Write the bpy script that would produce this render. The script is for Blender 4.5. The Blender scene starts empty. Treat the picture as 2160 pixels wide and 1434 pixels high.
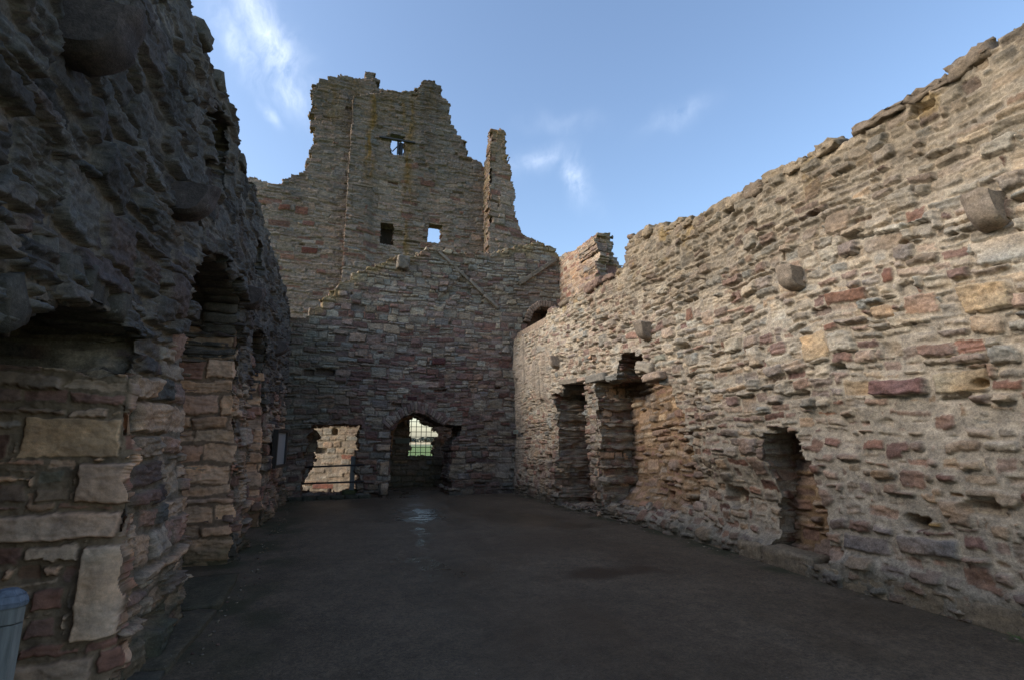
import bpy, math, random
import numpy as np
from mathutils import Vector, Matrix

random.seed(7)
SC = bpy.context.scene
COL = SC.collection

# ------------------------------------------------------------------ noise
def _h(ix, iy, s):
    x = (ix.astype(np.int64) * 374761393 + iy.astype(np.int64) * 668265263 + s * 974634777) & 0xFFFFFFFF
    x = ((x ^ (x >> 13)) * 1274126177) & 0xFFFFFFFF
    x = ((x ^ (x >> 16)) * 2246822519) & 0xFFFFFFFF
    x = x ^ (x >> 15)
    return (x & 0xFFFFFF).astype(np.float64) / 16777215.0

def rnd(i, j, s):
    return _h(np.asarray(i), np.asarray(j), s)

def vn(x, y, s):
    x = np.asarray(x, dtype=np.float64); y = np.asarray(y, dtype=np.float64)
    x, y = np.broadcast_arrays(x, y)
    xf = np.floor(x); yf = np.floor(y)
    fx = x - xf; fy = y - yf
    fx = fx * fx * (3 - 2 * fx); fy = fy * fy * (3 - 2 * fy)
    xi = xf.astype(np.int64); yi = yf.astype(np.int64)
    a = _h(xi, yi, s); b = _h(xi + 1, yi, s); c = _h(xi, yi + 1, s); d = _h(xi + 1, yi + 1, s)
    return ((a * (1 - fx) + b * fx) * (1 - fy) + (c * (1 - fx) + d * fx) * fy) * 2 - 1

def fbm(x, y, s, o=4, g=.5):
    r = 0; a = 1; t = 0
    for k in range(o):
        r = r + a * vn(x * 2 ** k + k * 3.7, y * 2 ** k - k * 5.3, s + k * 17); t += a; a *= g
    return r / t * 1.5

def ss(a, b, x):
    t = np.clip((x - a) / (b - a + 1e-12), 0, 1)
    return t * t * (3 - 2 * t)

def inpoly(px, py, poly):
    r = np.zeros(px.shape, dtype=bool)
    n = len(poly)
    for k in range(n):
        x0, y0 = poly[k]; x1, y1 = poly[(k + 1) % n]
        if y0 == y1: continue
        c = ((y0 > py) != (y1 > py)) & (px < (x1 - x0) * (py - y0) / (y1 - y0) + x0)
        r ^= c
    return r

# ------------------------------------------------------------------ palettes (linear albedo)
BEIGE = [(.37,.32,.25),(.33,.29,.235),(.30,.265,.215),(.40,.355,.285),(.34,.275,.22),(.28,.225,.185),(.22,.145,.12),(.275,.26,.225)]
PINK  = [(.33,.24,.185),(.285,.205,.16),(.33,.26,.195),(.26,.17,.13),(.25,.19,.155),(.35,.265,.185),(.215,.13,.105),(.30,.25,.2)]
BACKR = [(.165,.09,.075),(.20,.125,.105),(.14,.088,.078),(.24,.165,.135),(.27,.22,.17),(.22,.185,.15),(.25,.185,.145),(.125,.075,.065)]
BACKG = [(.28,.25,.205),(.24,.225,.195),(.31,.275,.22),(.25,.19,.165),(.22,.20,.17),(.20,.13,.115),(.27,.235,.2),(.21,.18,.165)]
TOWG  = [(.222,.196,.168),(.20,.176,.152),(.24,.213,.182),(.182,.158,.138),(.228,.19,.162),(.208,.192,.17),(.19,.166,.145),(.232,.186,.16)]
TOWP  = [(.285,.225,.185),(.265,.215,.18),(.295,.245,.20),(.24,.19,.16),(.26,.205,.17),(.20,.115,.09),(.28,.235,.195),(.25,.21,.175)]
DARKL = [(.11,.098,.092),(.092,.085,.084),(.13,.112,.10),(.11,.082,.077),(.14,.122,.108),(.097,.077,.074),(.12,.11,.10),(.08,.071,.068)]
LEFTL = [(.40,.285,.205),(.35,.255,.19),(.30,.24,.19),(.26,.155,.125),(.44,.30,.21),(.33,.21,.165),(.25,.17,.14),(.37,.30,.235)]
TAN   = [(.62,.43,.30),(.58,.40,.285),(.56,.40,.29),(.60,.40,.27),(.52,.335,.245),(.48,.35,.265),(.36,.215,.17),(.59,.44,.32)]
WARM  = [(.32,.235,.17),(.30,.21,.155),(.26,.165,.125),(.35,.275,.195),(.28,.225,.175),(.38,.295,.205),(.25,.185,.145),(.31,.235,.175)]

def cum(h0, h1, lo, hi, rng):
    r = [lo]
    while r[-1] < hi: r.append(r[-1] + rng.uniform(h0, h1) if rng.random() > .15 else r[-1] + rng.uniform(h1, h1 * 1.25))
    return np.array(r)

DEF = dict(h=(.09,.2), l=(.18,.6), warp=.05, bev=.035, proud=.03, lam=.012, joint=.008, mort=-.035, split=.22, jump=.12,
           A=BEIGE, B=PINK, zone=None, loose=None, seed=1, rough=.008, holes=.012, mc=(.30,.25,.19), tilt=.03, stones=(), cvar=.16, round=.4)

def pattern(u, v, cfg):
    """random rubble masonry: returns stone random, centre, edge distance, local coordinates, height and colour"""
    s0 = cfg['seed'] * 101
    rng = random.Random(s0)
    w = cfg['warp']
    uu = u + w * .8 * vn(u * .9, v * 1.3, s0 + 1) + .016 * vn(u * 9, v * 9, s0 + 2) + .006 * vn(u * 30, v * 30, s0 + 8)
    vv = v + w * 1.3 * vn(u * .45, v * .3, s0 + 3) + w * .35 * vn(u * 2.1, v * 1.1, s0 + 4) + .011 * vn(u * 8, v * 10, s0 + 5) + .005 * vn(u * 28, v * 30, s0 + 9)
    n = u.shape[0]
    u0, u1, v0, v1 = uu.min() - 1, uu.max() + 1, vv.min() - .5, vv.max() + .5
    v0 = math.floor(v0); u0 = math.floor(u0)
    cb = cum(*cfg['h'], v0, v1, rng)
    ci = np.clip(np.searchsorted(cb, vv) - 1, 0, len(cb) - 2)
    su0 = np.zeros(n); su1 = np.zeros(n); si = np.zeros(n, dtype=np.int64)
    order = np.argsort(ci, kind='stable'); bounds = np.searchsorted(ci[order], np.arange(len(cb)))
    for c in range(len(cb) - 1):
        hh = cb[c + 1] - cb[c]
        ub = cum(cfg['l'][0], cfg['l'][1], u0 - rng.random() * .5, u1, rng)
        ix = order[bounds[c]:bounds[c + 1]]
        if len(ix) == 0: continue
        k = np.clip(np.searchsorted(ub, uu[ix]) - 1, 0, len(ub) - 2)
        su0[ix] = ub[k]; su1[ix] = ub[k + 1]; si[ix] = k
    sv0 = cb[ci].copy(); sv1 = cb[ci + 1].copy()
    cid = ci.astype(np.int64) * 4
    # split some stones into two thin beds
    r1 = rnd(cid, si, s0 + 11)
    sp = (r1 < cfg['split']) & ((sv1 - sv0) > cfg['h'][0] * 1.15)
    cut = sv0 + (sv1 - sv0) * (.35 + .3 * rnd(cid, si, s0 + 12))
    up = sp & (vv > cut); lo = sp & ~up
    sv0 = np.where(up, cut, sv0); sv1 = np.where(lo, cut, sv1); cid = cid + up * 1
    # jumpers: larger blocks laid across two courses
    edge_b = np.full(n, 9.)
    for jq, (jh, jl) in enumerate(((1.7, 1.1), (1.15, .8))) if cfg['jump'] > 0 else ():
        bh = cfg['h'][1] * jh; bl = cfg['l'][1] * jl
        s0 = cfg['seed'] * 101 + jq * 1000
        bi = np.floor(vv / bh).astype(np.int64); off = rnd(bi, bi * 0, s0 + 21) * bl
        bj = np.floor((uu + off) / bl).astype(np.int64)
        sel = rnd(bi, bj, s0 + 22) < cfg['jump']
        m = .06
        bu0 = bj * bl - off + m * bl * rnd(bi, bj, s0 + 23); bu1 = (bj + 1) * bl - off - 4 * m * bl * rnd(bi, bj, s0 + 24)
        bv0 = bi * bh + m * bh * rnd(bi, bj, s0 + 25); bv1 = (bi + 1) * bh - 3 * m * bh * rnd(bi, bj, s0 + 26)
        dx = np.minimum(uu - bu0, bu1 - uu); dy = np.minimum(vv - bv0, bv1 - vv); db = np.minimum(dx, dy)
        ins = sel & (db > 0)
        near = sel & (db <= 0)
        edge_b = np.where(ins, 9., np.minimum(edge_b, np.where(near, -db, 9.)))
        su0 = np.where(ins, bu0, su0); su1 = np.where(ins, bu1, su1); sv0 = np.where(ins, bv0, sv0); sv1 = np.where(ins, bv1, sv1)
        cid = np.where(ins, bi * 4 + 100003 + 300000 * jq, cid); si = np.where(ins, bj, si)
    s0 = cfg['seed'] * 101
    ecol = {}
    for q, e in enumerate(cfg['stones']):
        a0, b0, a1, b1 = e[:4]
        dx = np.minimum(uu - a0, a1 - uu); dy = np.minimum(vv - b0, b1 - vv); db = np.minimum(dx, dy)
        ins = db > 0
        edge_b = np.where(ins, 9., np.minimum(edge_b, np.where((dx > -.2) & (dy > -.2), -db, 9.)))
        su0 = np.where(ins, a0, su0); su1 = np.where(ins, a1, su1); sv0 = np.where(ins, b0, sv0); sv1 = np.where(ins, b1, sv1)
        cid = np.where(ins, 900000 + q, cid); si = np.where(ins, 7, si)
    wd = su1 - su0; ht = sv1 - sv0
    cu = (su0 + su1) / 2; cv = (sv0 + sv1) / 2
    R = [rnd(cid, si, s0 + 31 + q) for q in range(10)]
    # rounded box distance
    loose = cfg['loose'](u, v) if cfg['loose'] else np.zeros(n)
    rad = np.minimum(wd, ht) * np.minimum(.5, (cfg['round'] + .25 * loose) * (.25 + .85 * R[0]))
    free = cid < 900000
    sk = np.where(free, (R[6] - .5) * .16, 0.) * np.minimum(1, .4 / np.maximum(wd, .1))
    sh = np.where(free, .5 - .5 * (.10 + .16 * loose) * R[9] * (R[9] > .2), .5); sw = np.where(free, .5 - .03 * loose * R[1], .5)
    wob = np.where(free, .10 * ht, .004) * vn(uu * 5 + R[8] * 30, vv * 2, s0 + 35)
    rad = np.where(free, rad, np.minimum(rad, .03))
    qx = np.abs(uu - cu + np.where(free, R[2] - .5, 0) * .3 * (vv - cv)) - wd * sw + rad; qy = np.abs(vv - cv + sk * (uu - cu) + wob + np.where(free, (R[7] - .5) * .1 * ht, 0)) - ht * sh + rad
    d = rad - (np.hypot(np.maximum(qx, 0), np.maximum(qy, 0)) + np.minimum(np.maximum(qx, qy), 0))
    d = np.minimum(d, edge_b)
    d = d + np.where(free, 1., .35) * (.008 * vn(uu * 14, vv * 16, s0 + 41) + .006 * vn(u * 36, v * 42, s0 + 42) + .004 * vn(u * 80, v * 90, s0 + 43))
    jw = cfg['joint'] * (.4 + 1.5 * R[1]) * (1 + 1.1 * loose)
    bev = np.minimum(cfg['bev'] * (.5 + 1. * R[2]) * (1 + 1.0 * loose), np.minimum(wd, ht) * .45)
    e = np.clip((d - jw) / bev, 0, 1)
    prof = np.clip(.55 * np.sqrt(np.clip(1 - (1 - e) ** 2, 0, 1)) + .45 * np.clip(e * 2.2, 0, 1), 0, 1)
    pn = .7 + .6 * (vn(u * .5, v * .6, s0 + 51) * .5 + .5)
    sS = (uu - cu); tT = (vv - cv)
    hs = cfg['proud'] * pn * (R[3] * 2 - .85)
    hs = hs + cfg['tilt'] * pn * ((R[4] - .5) * 2 * sS / np.maximum(wd, .1) + (R[5] - .5) * 2.4 * tT / np.maximum(ht, .06))
    hs = hs + cfg['rough'] * (fbm(u * 7 + R[6] * 50, v * 10, s0 + 61, 4) + .7 * fbm(u * 24 + R[6] * 50, v * 34, s0 + 62, 3) - .8 * np.abs(vn(u * 11 + R[5] * 30, v * 17, s0 + 63)))
    # eroded sandstone beds: thin ridges running along the bedding
    lam_a = np.where(cid < 900000, 1, .12) * cfg['lam'] * (1 - .6 * loose) * np.where(R[7] > .5, .4 + (R[7] - .5) * 1.5, .15)
    ph = R[8] * 40
    rid = np.abs(vn(u * 3.5 + ph, (vv + .012 * vn(u * 6, v * 3, s0 + 72)) * 36 + ph, s0 + 71)) + .6 * np.abs(vn(u * 9 + ph, vv * 75, s0 + 73))
    hs = hs - lam_a * (1 - rid) * 1.6
    hol = R[9] < cfg['holes']
    hs = np.where(hol, -.10 - .1 * R[3], hs)
    mort = cfg['mort'] * (1 - .45 * loose) * (.7 + .5 * vn(u * 1.3, v * 1.5, s0 + 81)) + .007 * fbm(u * 22, v * 22, s0 + 82, 3)
    hgt = mort + (hs - mort) * prof
    hgt = np.where(hol, np.minimum(hgt, mort), hgt)
    # colours
    A = np.array(cfg['A']); B = np.array(cfg['B'])
    z = cfg['zone'](cu, cv) if cfg['zone'] else np.zeros(n)
    pick = np.clip((R[4] * 997 % 1 * 8).astype(int), 0, 7)
    usB = (R[5] * 613 % 1) < z
    col = np.where(usB[:, None], B[pick], A[pick])
    for q, st in enumerate(cfg['stones']):
        if len(st) > 4 and st[4] is not None:
            col[cid == 900000 + q] = st[4]
        if len(st) > 5:
            hgt = np.where(cid == 900000 + q, hgt + st[5] * prof, hgt)
    br = 1 + cfg['cvar'] * 1.6 * (R[8] - .5) + cfg['cvar'] * fbm(u * 4 + ph, v * 9, s0 + 91, 3) + .12 * (rid - .5) * (lam_a / (cfg['lam'] + 1e-6))
    col = col * np.clip(br, .4, 1.8)[:, None]
    hue = .10 * fbm(u * 2.3 + ph, v * 5 + ph, s0 + 92, 2)
    col = col * np.stack([1 + hue, 1 + 0 * hue, 1 - hue], 1)
    mcol = np.array(cfg['mc']) * (1 + .22 * fbm(u * 13, v * 13, s0 + 93, 3))[:, None]
    mm = ss(.0, .35, e)[:, None]
    col = mcol * (1 - mm) + col * mm
    return R[6], cu, cv, hgt, np.clip(col, .005, .9), e

# ------------------------------------------------------------------ mesh building
ROOTS = {}
def put(name, V, F, mat, parent=None, col=None, smooth=True, attrs=None):
    V = np.asarray(V, dtype=np.float64)
    loc = ROOTS.get(parent.name, Vector((0,0,0))) if parent else Vector((0,0,0))
    V = V - np.array(loc)
    me = bpy.data.meshes.new(name)
    if isinstance(F, np.ndarray):
        me.vertices.add(len(V)); me.vertices.foreach_set('co', V.astype(np.float32).ravel())
        m = len(F); me.loops.add(4 * m); me.polygons.add(m)
        me.loops.foreach_set('vertex_index', F.astype(np.int32).ravel())
        me.polygons.foreach_set('loop_start', np.arange(m, dtype=np.int32) * 4)
        me.update(calc_edges=True)
    else:
        me.from_pydata([tuple(p) for p in V], [], F)
    if smooth: me.polygons.foreach_set('use_smooth', np.ones(len(me.polygons), dtype=bool))
    if col is not None:
        a = me.color_attributes.new('Col', 'FLOAT_COLOR', 'POINT')
        c = np.ones((len(V), 4), dtype=np.float32); c[:, :3] = col
        a.data.foreach_set('color', c.ravel())
    for k, arr in (attrs or {}).items():
        a = me.attributes.new(k, 'FLOAT', 'POINT'); a.data.foreach_set('value', arr.astype(np.float32).ravel())
    if mat: me.materials.append(mat)
    o = bpy.data.objects.new(name, me); COL.objects.link(o)
    if parent: o.parent = parent
    return o

def thing(name, label, cat, loc, group=None, kind=None):
    o = bpy.data.objects.new(name, None); COL.objects.link(o)
    o.location = loc; o['label'] = label; o['category'] = cat
    o['kind'] = kind or 'thing'
    if group: o['group'] = group
    o.empty_display_size = .2
    ROOTS[o.name] = Vector(loc)
    return o

def tag(o, label, cat, kind='thing', group=None):
    o['label'] = label; o['category'] = cat; o['kind'] = kind
    if group: o['group'] = group
    return o

LAY = [.02,.05,.09,.13,.18,.23,.29,.35,.42,.5,.6,.7,.82,.95,1.1]
def sheet(name, parent, O, U, V, us, vs, cfg, mat, mask=None, base=None, tint=None, plaster=None, layers=None, hole_shade=None):
    c = dict(DEF); c.update(cfg)
    O = np.array(O, float); U = np.array(U, float); U /= np.linalg.norm(U); V = np.array(V, float); V /= np.linalg.norm(V)
    N = np.cross(U, V)
    ni, nj = len(us), len(vs)
    gu, gv = np.meshgrid(us, vs, indexing='ij'); gu = gu.ravel(); gv = gv.ravel()
    R, cu, cv, h, col, e = pattern(gu, gv, c)
    bs = base(gu, gv) if base else np.zeros_like(gu)
    if plaster is not None:
        p = plaster(gu, gv)
        pc = np.array((.29,.25,.205)) * (1 + .22 * fbm(gu * 3, gv * 3, c['seed'] + 5, 4) - .35 * ss(.0, .6, fbm(gu * 6, gv * .5, c['seed'] + 7, 4)))[:, None]
        ph = .012 * fbm(gu * 5, gv * 4, c['seed'] + 6, 4) - .004
        h = h * (1 - p * .85) + ph * p; col = col * (1 - p[:, None]) + pc * p[:, None]
    if tint is not None: col = tint(gu, gv, col, R)
    keep = mask(gu, gv, cu, cv, R) if mask else np.ones(len(gu), bool)
    P = O + U * gu[:, None] + V * gv[:, None] + N * (bs + h)[:, None]
    K = keep.reshape(ni, nj)
    cell = K[:-1, :-1] & K[1:, :-1] & K[1:, 1:] & K[:-1, 1:]
    I = np.arange(ni * nj).reshape(ni, nj)
    F = np.stack([I[:-1, :-1], I[1:, :-1], I[1:, 1:], I[:-1, 1:]], -1)[cell]
    verts = [P]; cols = [col]; faces = [F]
    if layers:
        cp = np.zeros((ni + 1, nj + 1), bool); cp[1:-1, 1:-1] = cell
        E = []
        # edges along v at i: left cell cp[i, j+1], right cell cp[i+1, j+1]
        L = cp[:-1, 1:-1]; Rr = cp[1:, 1:-1]
        a = (Rr & ~L); ii, jj = np.nonzero(a); E.append(np.stack([I[ii, jj + 1], I[ii, jj]], 1))
        a = (L & ~Rr); ii, jj = np.nonzero(a); E.append(np.stack([I[ii, jj], I[ii, jj + 1]], 1))
        D = cp[1:-1, :-1]; T = cp[1:-1, 1:]
        a = (T & ~D); ii, jj = np.nonzero(a); E.append(np.stack([I[ii, jj], I[ii + 1, jj]], 1))
        a = (D & ~T); ii, jj = np.nonzero(a); E.append(np.stack([I[ii + 1, jj], I[ii, jj]], 1))
        E = np.concatenate(E)
        if len(E):
            b = np.unique(E); mp = np.full(ni * nj, -1); mp[b] = np.arange(len(b))
            f = cell.astype(float); g = np.zeros((ni, nj)); g[:-1, :-1] = f
            for _ in range(5):
                g = (g + np.roll(g, 1, 0) + np.roll(g, -1, 0)) / 3; g = (g + np.roll(g, 1, 1) + np.roll(g, -1, 1)) / 3
            gx = -(np.roll(g, -1, 0) - np.roll(g, 1, 0)).ravel()[b]; gy = -(np.roll(g, -1, 1) - np.roll(g, 1, 1)).ravel()[b]
            ln = np.hypot(gx, gy) + 1e-9; gx /= ln; gy /= ln
            base_p = O + U * gu[b][:, None] + V * gv[b][:, None]
            hor = np.abs(gy) > np.abs(gx)
            start = ni * nj; prev = b.copy()
            for d in layers:
                pu = np.where(hor, gu[b] + .37, gu[b] + d * np.sign(gx + 1e-9)); pv = np.where(hor, gv[b] + d * .6, gv[b])
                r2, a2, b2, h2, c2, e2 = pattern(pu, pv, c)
                if hole_shade is not None: c2 = c2 * np.array(hole_shade)
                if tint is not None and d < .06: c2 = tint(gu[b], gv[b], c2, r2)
                disp = (h2 * min(1, d / .06)) * .9 + min(1, d / .1) * (.05 * fbm(np.full_like(pv, d * 4.) + gu[b] * .7, gv[b] * 4, c['seed'] + 501, 3) - .01)
                q = base_p + N * (bs[b] + min(0, 0) - d + h[b] * max(0, 1 - d / .12))[:, None] + (U * gx[:, None] + V * gy[:, None]) * disp[:, None]
                verts.append(q); cols.append(c2)
                cur = start + np.arange(len(b))
                pm = np.full(ni * nj, -1); pm[b] = prev; cm = np.full(ni * nj, -1); cm[b] = cur
                faces.append(np.stack([pm[E[:, 0]], cm[E[:, 0]], cm[E[:, 1]], pm[E[:, 1]]], 1))
                prev = cur; start += len(b)
    Vv = np.concatenate(verts); Cc = np.concatenate(cols); Ff = np.concatenate(faces)
    used = np.zeros(len(Vv), bool); used[Ff.ravel()] = True
    remap = np.cumsum(used) - 1
    return put(name, Vv[used], remap[Ff], mat, parent, Cc[used])

def cubegrid(n):
    """unit cube surface, n cells per side; shared vertices"""
    idx = {}; V = []; F = []
    def g(p):
        k = tuple(round(x * n) for x in p)
        if k not in idx: idx[k] = len(V); V.append([2 * x - 1 for x in p])
        return idx[k]
    for ax in range(3):
        for s in (0, 1):
            for i in range(n):
                for j in range(n):
                    q = []
                    for a, b in ((0,0),(1,0),(1,1),(0,1)):
                        p = [0,0,0]; p[ax] = s; p[(ax+1)%3] = (i+a)/n; p[(ax+2)%3] = (j+b)/n; q.append(g(p))
                    F.append(q if s else q[::-1])
    return np.array(V, float), np.array(F)
_CG = {n: cubegrid(n) for n in (2, 4, 8, 14)}

class Rocks:
    """collects irregular stone blocks; build() links them as one mesh"""
    def __init__(self): self.V = []; self.F = []; self.C = []; self.n = 0
    def add(self, c, size, rot=None, rough=.01, rd=.25, col=(.3,.25,.2), n=4, seed=0, taper=None, shape=None):
        v, f = _CG[n]; v = v.copy()
        sz = np.array(size, float) / 2
        r = rd * sz.min()
        p = v * sz
        inner = np.clip(p, -(sz - r), sz - r); dd = p - inner; L = np.linalg.norm(dd, axis=1, keepdims=True)
        mx = np.where(L > r, r / np.maximum(L, 1e-9), 1); p = inner + dd * np.where(L > 0, np.minimum(mx, 1), 1)
        if shape is not None: p = shape(p, sz)
        if taper: p[:, 0] *= 1 + taper * p[:, 2] / sz[2]
        sd = int(seed * 131 + self.n)
        k = 2.2 / max(.12, sz.max())
        for a in range(3):
            p[:, a] += rough * (fbm(p[:, (a+1)%3] * k * 3 + seed * 3.1, p[:, (a+2)%3] * k * 3 + p[:, a] * 2 * k, sd % 997 + a, 3))
        if rot is not None: p = p @ np.array(Matrix(rot).to_3x3() if not isinstance(rot, np.ndarray) else rot).T
        p = p + np.array(c)
        cc = np.array(col)[None, :] * (1 + .2 * fbm(v[:, 0] * 2 + seed, v[:, 1] * 2 + v[:, 2] * 2.7, sd % 991, 3))[:, None]
        self.V.append(p); self.F.append(f + self.n); self.C.append(np.clip(cc, .01, .9)); self.n += len(p)
    def build_each(self, name, mat, parent=None):
        o = 0
        for v, f, c in zip(self.V, self.F, self.C):
            put(name, v, f - o, mat, parent, c); o += len(v)
    def build(self, name, mat, parent=None):
        return put(name, np.concatenate(self.V), np.concatenate(self.F), mat, parent, np.concatenate(self.C))

def vary(c, rng, a, b):
    f = rng.uniform(a, b); return tuple(x * f for x in c)

def rotz(a): return np.array(Matrix.Rotation(a, 3, 'Z'))
def roty(a): return np.array(Matrix.Rotation(a, 3, 'Y'))
def rotx(a): return np.array(Matrix.Rotation(a, 3, 'X'))

def tube(p0, p1, r, n=8):
    p0 = Vector(p0); p1 = Vector(p1); d = (p1 - p0).normalized()
    a = d.orthogonal().normalized(); b = d.cross(a)
    V = []; F = []
    for p in (p0, p1):
        for k in range(n):
            t = 2 * math.pi * k / n; V.append(tuple(p + a * r * math.cos(t) + b * r * math.sin(t)))
    for k in range(n): F.append([k, (k+1) % n, n + (k+1) % n, n + k])
    F.append(list(range(n))[::-1]); F.append(list(range(n, 2*n)))
    return V, F
def join(parts):
    V = []; F = []
    for v, f in parts:
        o = len(V); V += [tuple(p) for p in v]; F += [[i + o for i in q] for q in f]
    return V, F
def boxvf(c, s, rot=None, bev=0):
    import bmesh
    bm = bmesh.new(); bmesh.ops.create_cube(bm, size=1)
    for v in bm.verts: v.co = Vector((v.co.x * s[0], v.co.y * s[1], v.co.z * s[2]))
    if bev: bmesh.ops.bevel(bm, geom=list(bm.edges), offset=bev, segments=2, affect='EDGES', profile=.5)
    R = Matrix(rot.tolist()) if rot is not None else Matrix.Identity(3)
    bm.verts.index_update()
    V = [tuple(R @ v.co + Vector(c)) for v in bm.verts]; F = [[v.index for v in f.verts] for f in bm.faces]
    bm.free(); return V, F

# ------------------------------------------------------------------ materials
def newmat(name):
    m = bpy.data.materials.new(name); m.use_nodes = True
    nt = m.node_tree; nt.nodes.clear()
    out = nt.nodes.new('ShaderNodeOutputMaterial'); b = nt.nodes.new('ShaderNodeBsdfPrincipled')
    nt.links.new(b.outputs[0], out.inputs[0])
    return m, nt, b
def noise(nt, vec, scale, detail=6, rough=.6):
    n = nt.nodes.new('ShaderNodeTexNoise'); n.inputs['Scale'].default_value = scale; n.inputs['Detail'].default_value = detail
    n.inputs['Roughness'].default_value = rough; nt.links.new(vec, n.inputs['Vector']); return n
def ramp(nt, fac, a, b, ca=(0,0,0,1), cb=(1,1,1,1)):
    r = nt.nodes.new('ShaderNodeValToRGB'); r.color_ramp.elements[0].position = a; r.color_ramp.elements[1].position = b
    r.color_ramp.elements[0].color = ca; r.color_ramp.elements[1].color = cb
    nt.links.new(fac, r.inputs[0]); return r
def mixc(nt, fac, a, b, mode='MIX'):
    m = nt.nodes.new('ShaderNodeMix'); m.data_type = 'RGBA'; m.blend_type = mode
    for k, x in ((0, fac), (6, a), (7, b)):
        if hasattr(x, 'links'): nt.links.new(x, m.inputs[k])
        else: m.inputs[k].default_value = x
    return m.outputs[2]

def stone_mat(name, bump=.5, dist=.012, dirt=1., rough=.92, warm=(1.02,.975,.92)):
    def rg(lo, hi): return tuple(1 - (1 - x) * dirt for x in lo) + (1,), tuple(1 + (x - 1) * dirt for x in hi) + (1,)
    m, nt, b = newmat(name)
    tc = nt.nodes.new('ShaderNodeTexCoord'); at = nt.nodes.new('ShaderNodeAttribute'); at.attribute_name = 'Col'
    vec = tc.outputs['Object']
    n1 = noise(nt, vec, 9, 8, .65); n2 = noise(nt, vec, 70, 5, .7); n3 = noise(nt, vec, 2.3, 5)
    c = mixc(nt, 1., at.outputs['Color'], warm + (1,), 'MULTIPLY')
    c = mixc(nt, 1., c, ramp(nt, n1.outputs[0], .25, .78, (.62,.63,.66,1), (1.32,1.28,1.22,1)).outputs[0], 'MULTIPLY')
    c = mixc(nt, 1., c, ramp(nt, n2.outputs[0], .3, .72, *rg((.68,.68,.68), (1.3,1.3,1.3))).outputs[0], 'MULTIPLY')
    n5 = noise(nt, vec, 26, 7, .75)
    c = mixc(nt, 1., c, ramp(nt, n5.outputs[0], .3, .72, *rg((.62,.62,.63), (1.36,1.35,1.33))).outputs[0], 'MULTIPLY')
    # pale crustose lichen and dark weathering specks
    f1 = ramp(nt, noise(nt, vec, 23, 7, .7).outputs[0], .62, .70)
    c = mixc(nt, mixc(nt, 1., f1.outputs[0], (.45*dirt,.45*dirt,.45*dirt,1), 'MULTIPLY'), c, (.33,.31,.26,1))
    f2 = ramp(nt, noise(nt, vec, 31, 7, .75).outputs[0], .28, .36, (1,1,1,1), (0,0,0,1))
    c = mixc(nt, mixc(nt, 1., f2.outputs[0], (.6*dirt,.6*dirt,.6*dirt,1), 'MULTIPLY'), c, (.055,.05,.045,1))
    nt.links.new(c, b.inputs['Base Color'])
    b.inputs['Roughness'].default_value = rough; b.inputs['Specular IOR Level'].default_value = .25
    # grain + bedding
    mp = nt.nodes.new('ShaderNodeMapping'); mp.inputs['Scale'].default_value = (6, 6, 70); nt.links.new(vec, mp.inputs[0])
    n4 = noise(nt, mp.outputs[0], 1, 4, .6)
    ad = nt.nodes.new('ShaderNodeMath'); ad.operation = 'ADD'
    mu = nt.nodes.new('ShaderNodeMath'); mu.operation = 'MULTIPLY'; mu.inputs[1].default_value = .5; nt.links.new(n4.outputs[0], mu.inputs[0])
    nt.links.new(n2.outputs[0], ad.inputs[0]); nt.links.new(mu.outputs[0], ad.inputs[1])
    ad2 = nt.nodes.new('ShaderNodeMath'); ad2.operation = 'ADD'; nt.links.new(ad.outputs[0], ad2.inputs[0]); nt.links.new(n1.outputs[0], ad2.inputs[1])
    bp = nt.nodes.new('ShaderNodeBump'); bp.inputs['Strength'].default_value = bump; bp.inputs['Distance'].default_value = dist
    nt.links.new(ad2.outputs[0], bp.inputs['Height']); nt.links.new(bp.outputs[0], b.inputs['Normal'])
    return m
M_STONE = stone_mat('weathered_sandstone')
M_FAR = stone_mat('distant_sandstone', .6, .03, 1., .92, (1.07,.955,.90))
M_ASH = stone_mat('dressed_sandstone', .35, .008, .35, .92, (1.12,.955,.84))

def plain(name, col, rough=.6, metal=0, scale=30, var=.3, bump=.2):
    m, nt, b = newmat(name)
    tc = nt.nodes.new('ShaderNodeTexCoord'); n = noise(nt, tc.outputs['Object'], scale, 6)
    lo = tuple(x * (1 - var) for x in col) + (1,); hi = tuple(min(1, x * (1 + var)) for x in col) + (1,)
    nt.links.new(ramp(nt, n.outputs[0], .3, .7, lo, hi).outputs[0], b.inputs['Base Color'])
    b.inputs['Roughness'].default_value = rough; b.inputs['Metallic'].default_value = metal
    bp = nt.nodes.new('ShaderNodeBump'); bp.inputs['Strength'].default_value = bump; bp.inputs['Distance'].default_value = .004
    nt.links.new(n.outputs[0], bp.inputs['Height']); nt.links.new(bp.outputs[0], b.inputs['Normal'])
    return m
def wood_mat(name, col, sc=(40,40,3)):
    m, nt, b = newmat(name)
    tc = nt.nodes.new('ShaderNodeTexCoord'); mp = nt.nodes.new('ShaderNodeMapping'); mp.inputs['Scale'].default_value = sc
    nt.links.new(tc.outputs['Object'], mp.inputs[0]); n = noise(nt, mp.outputs[0], 1.5, 8, .7)
    nt.links.new(ramp(nt, n.outputs[0], .3, .7, tuple(x*.6 for x in col)+(1,), tuple(x*1.3 for x in col)+(1,)).outputs[0], b.inputs['Base Color'])
    b.inputs['Roughness'].default_value = .75
    bp = nt.nodes.new('ShaderNodeBump'); bp.inputs['Strength'].default_value = .3; bp.inputs['Distance'].default_value = .003
    nt.links.new(n.outputs[0], bp.inputs['Height']); nt.links.new(bp.outputs[0], b.inputs['Normal'])
    return m
M_IRON = plain('black_iron', (.018,.018,.02), .5, .3)
M_WOOD = wood_mat('weathered_grey_wood', (.17,.165,.15))
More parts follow.
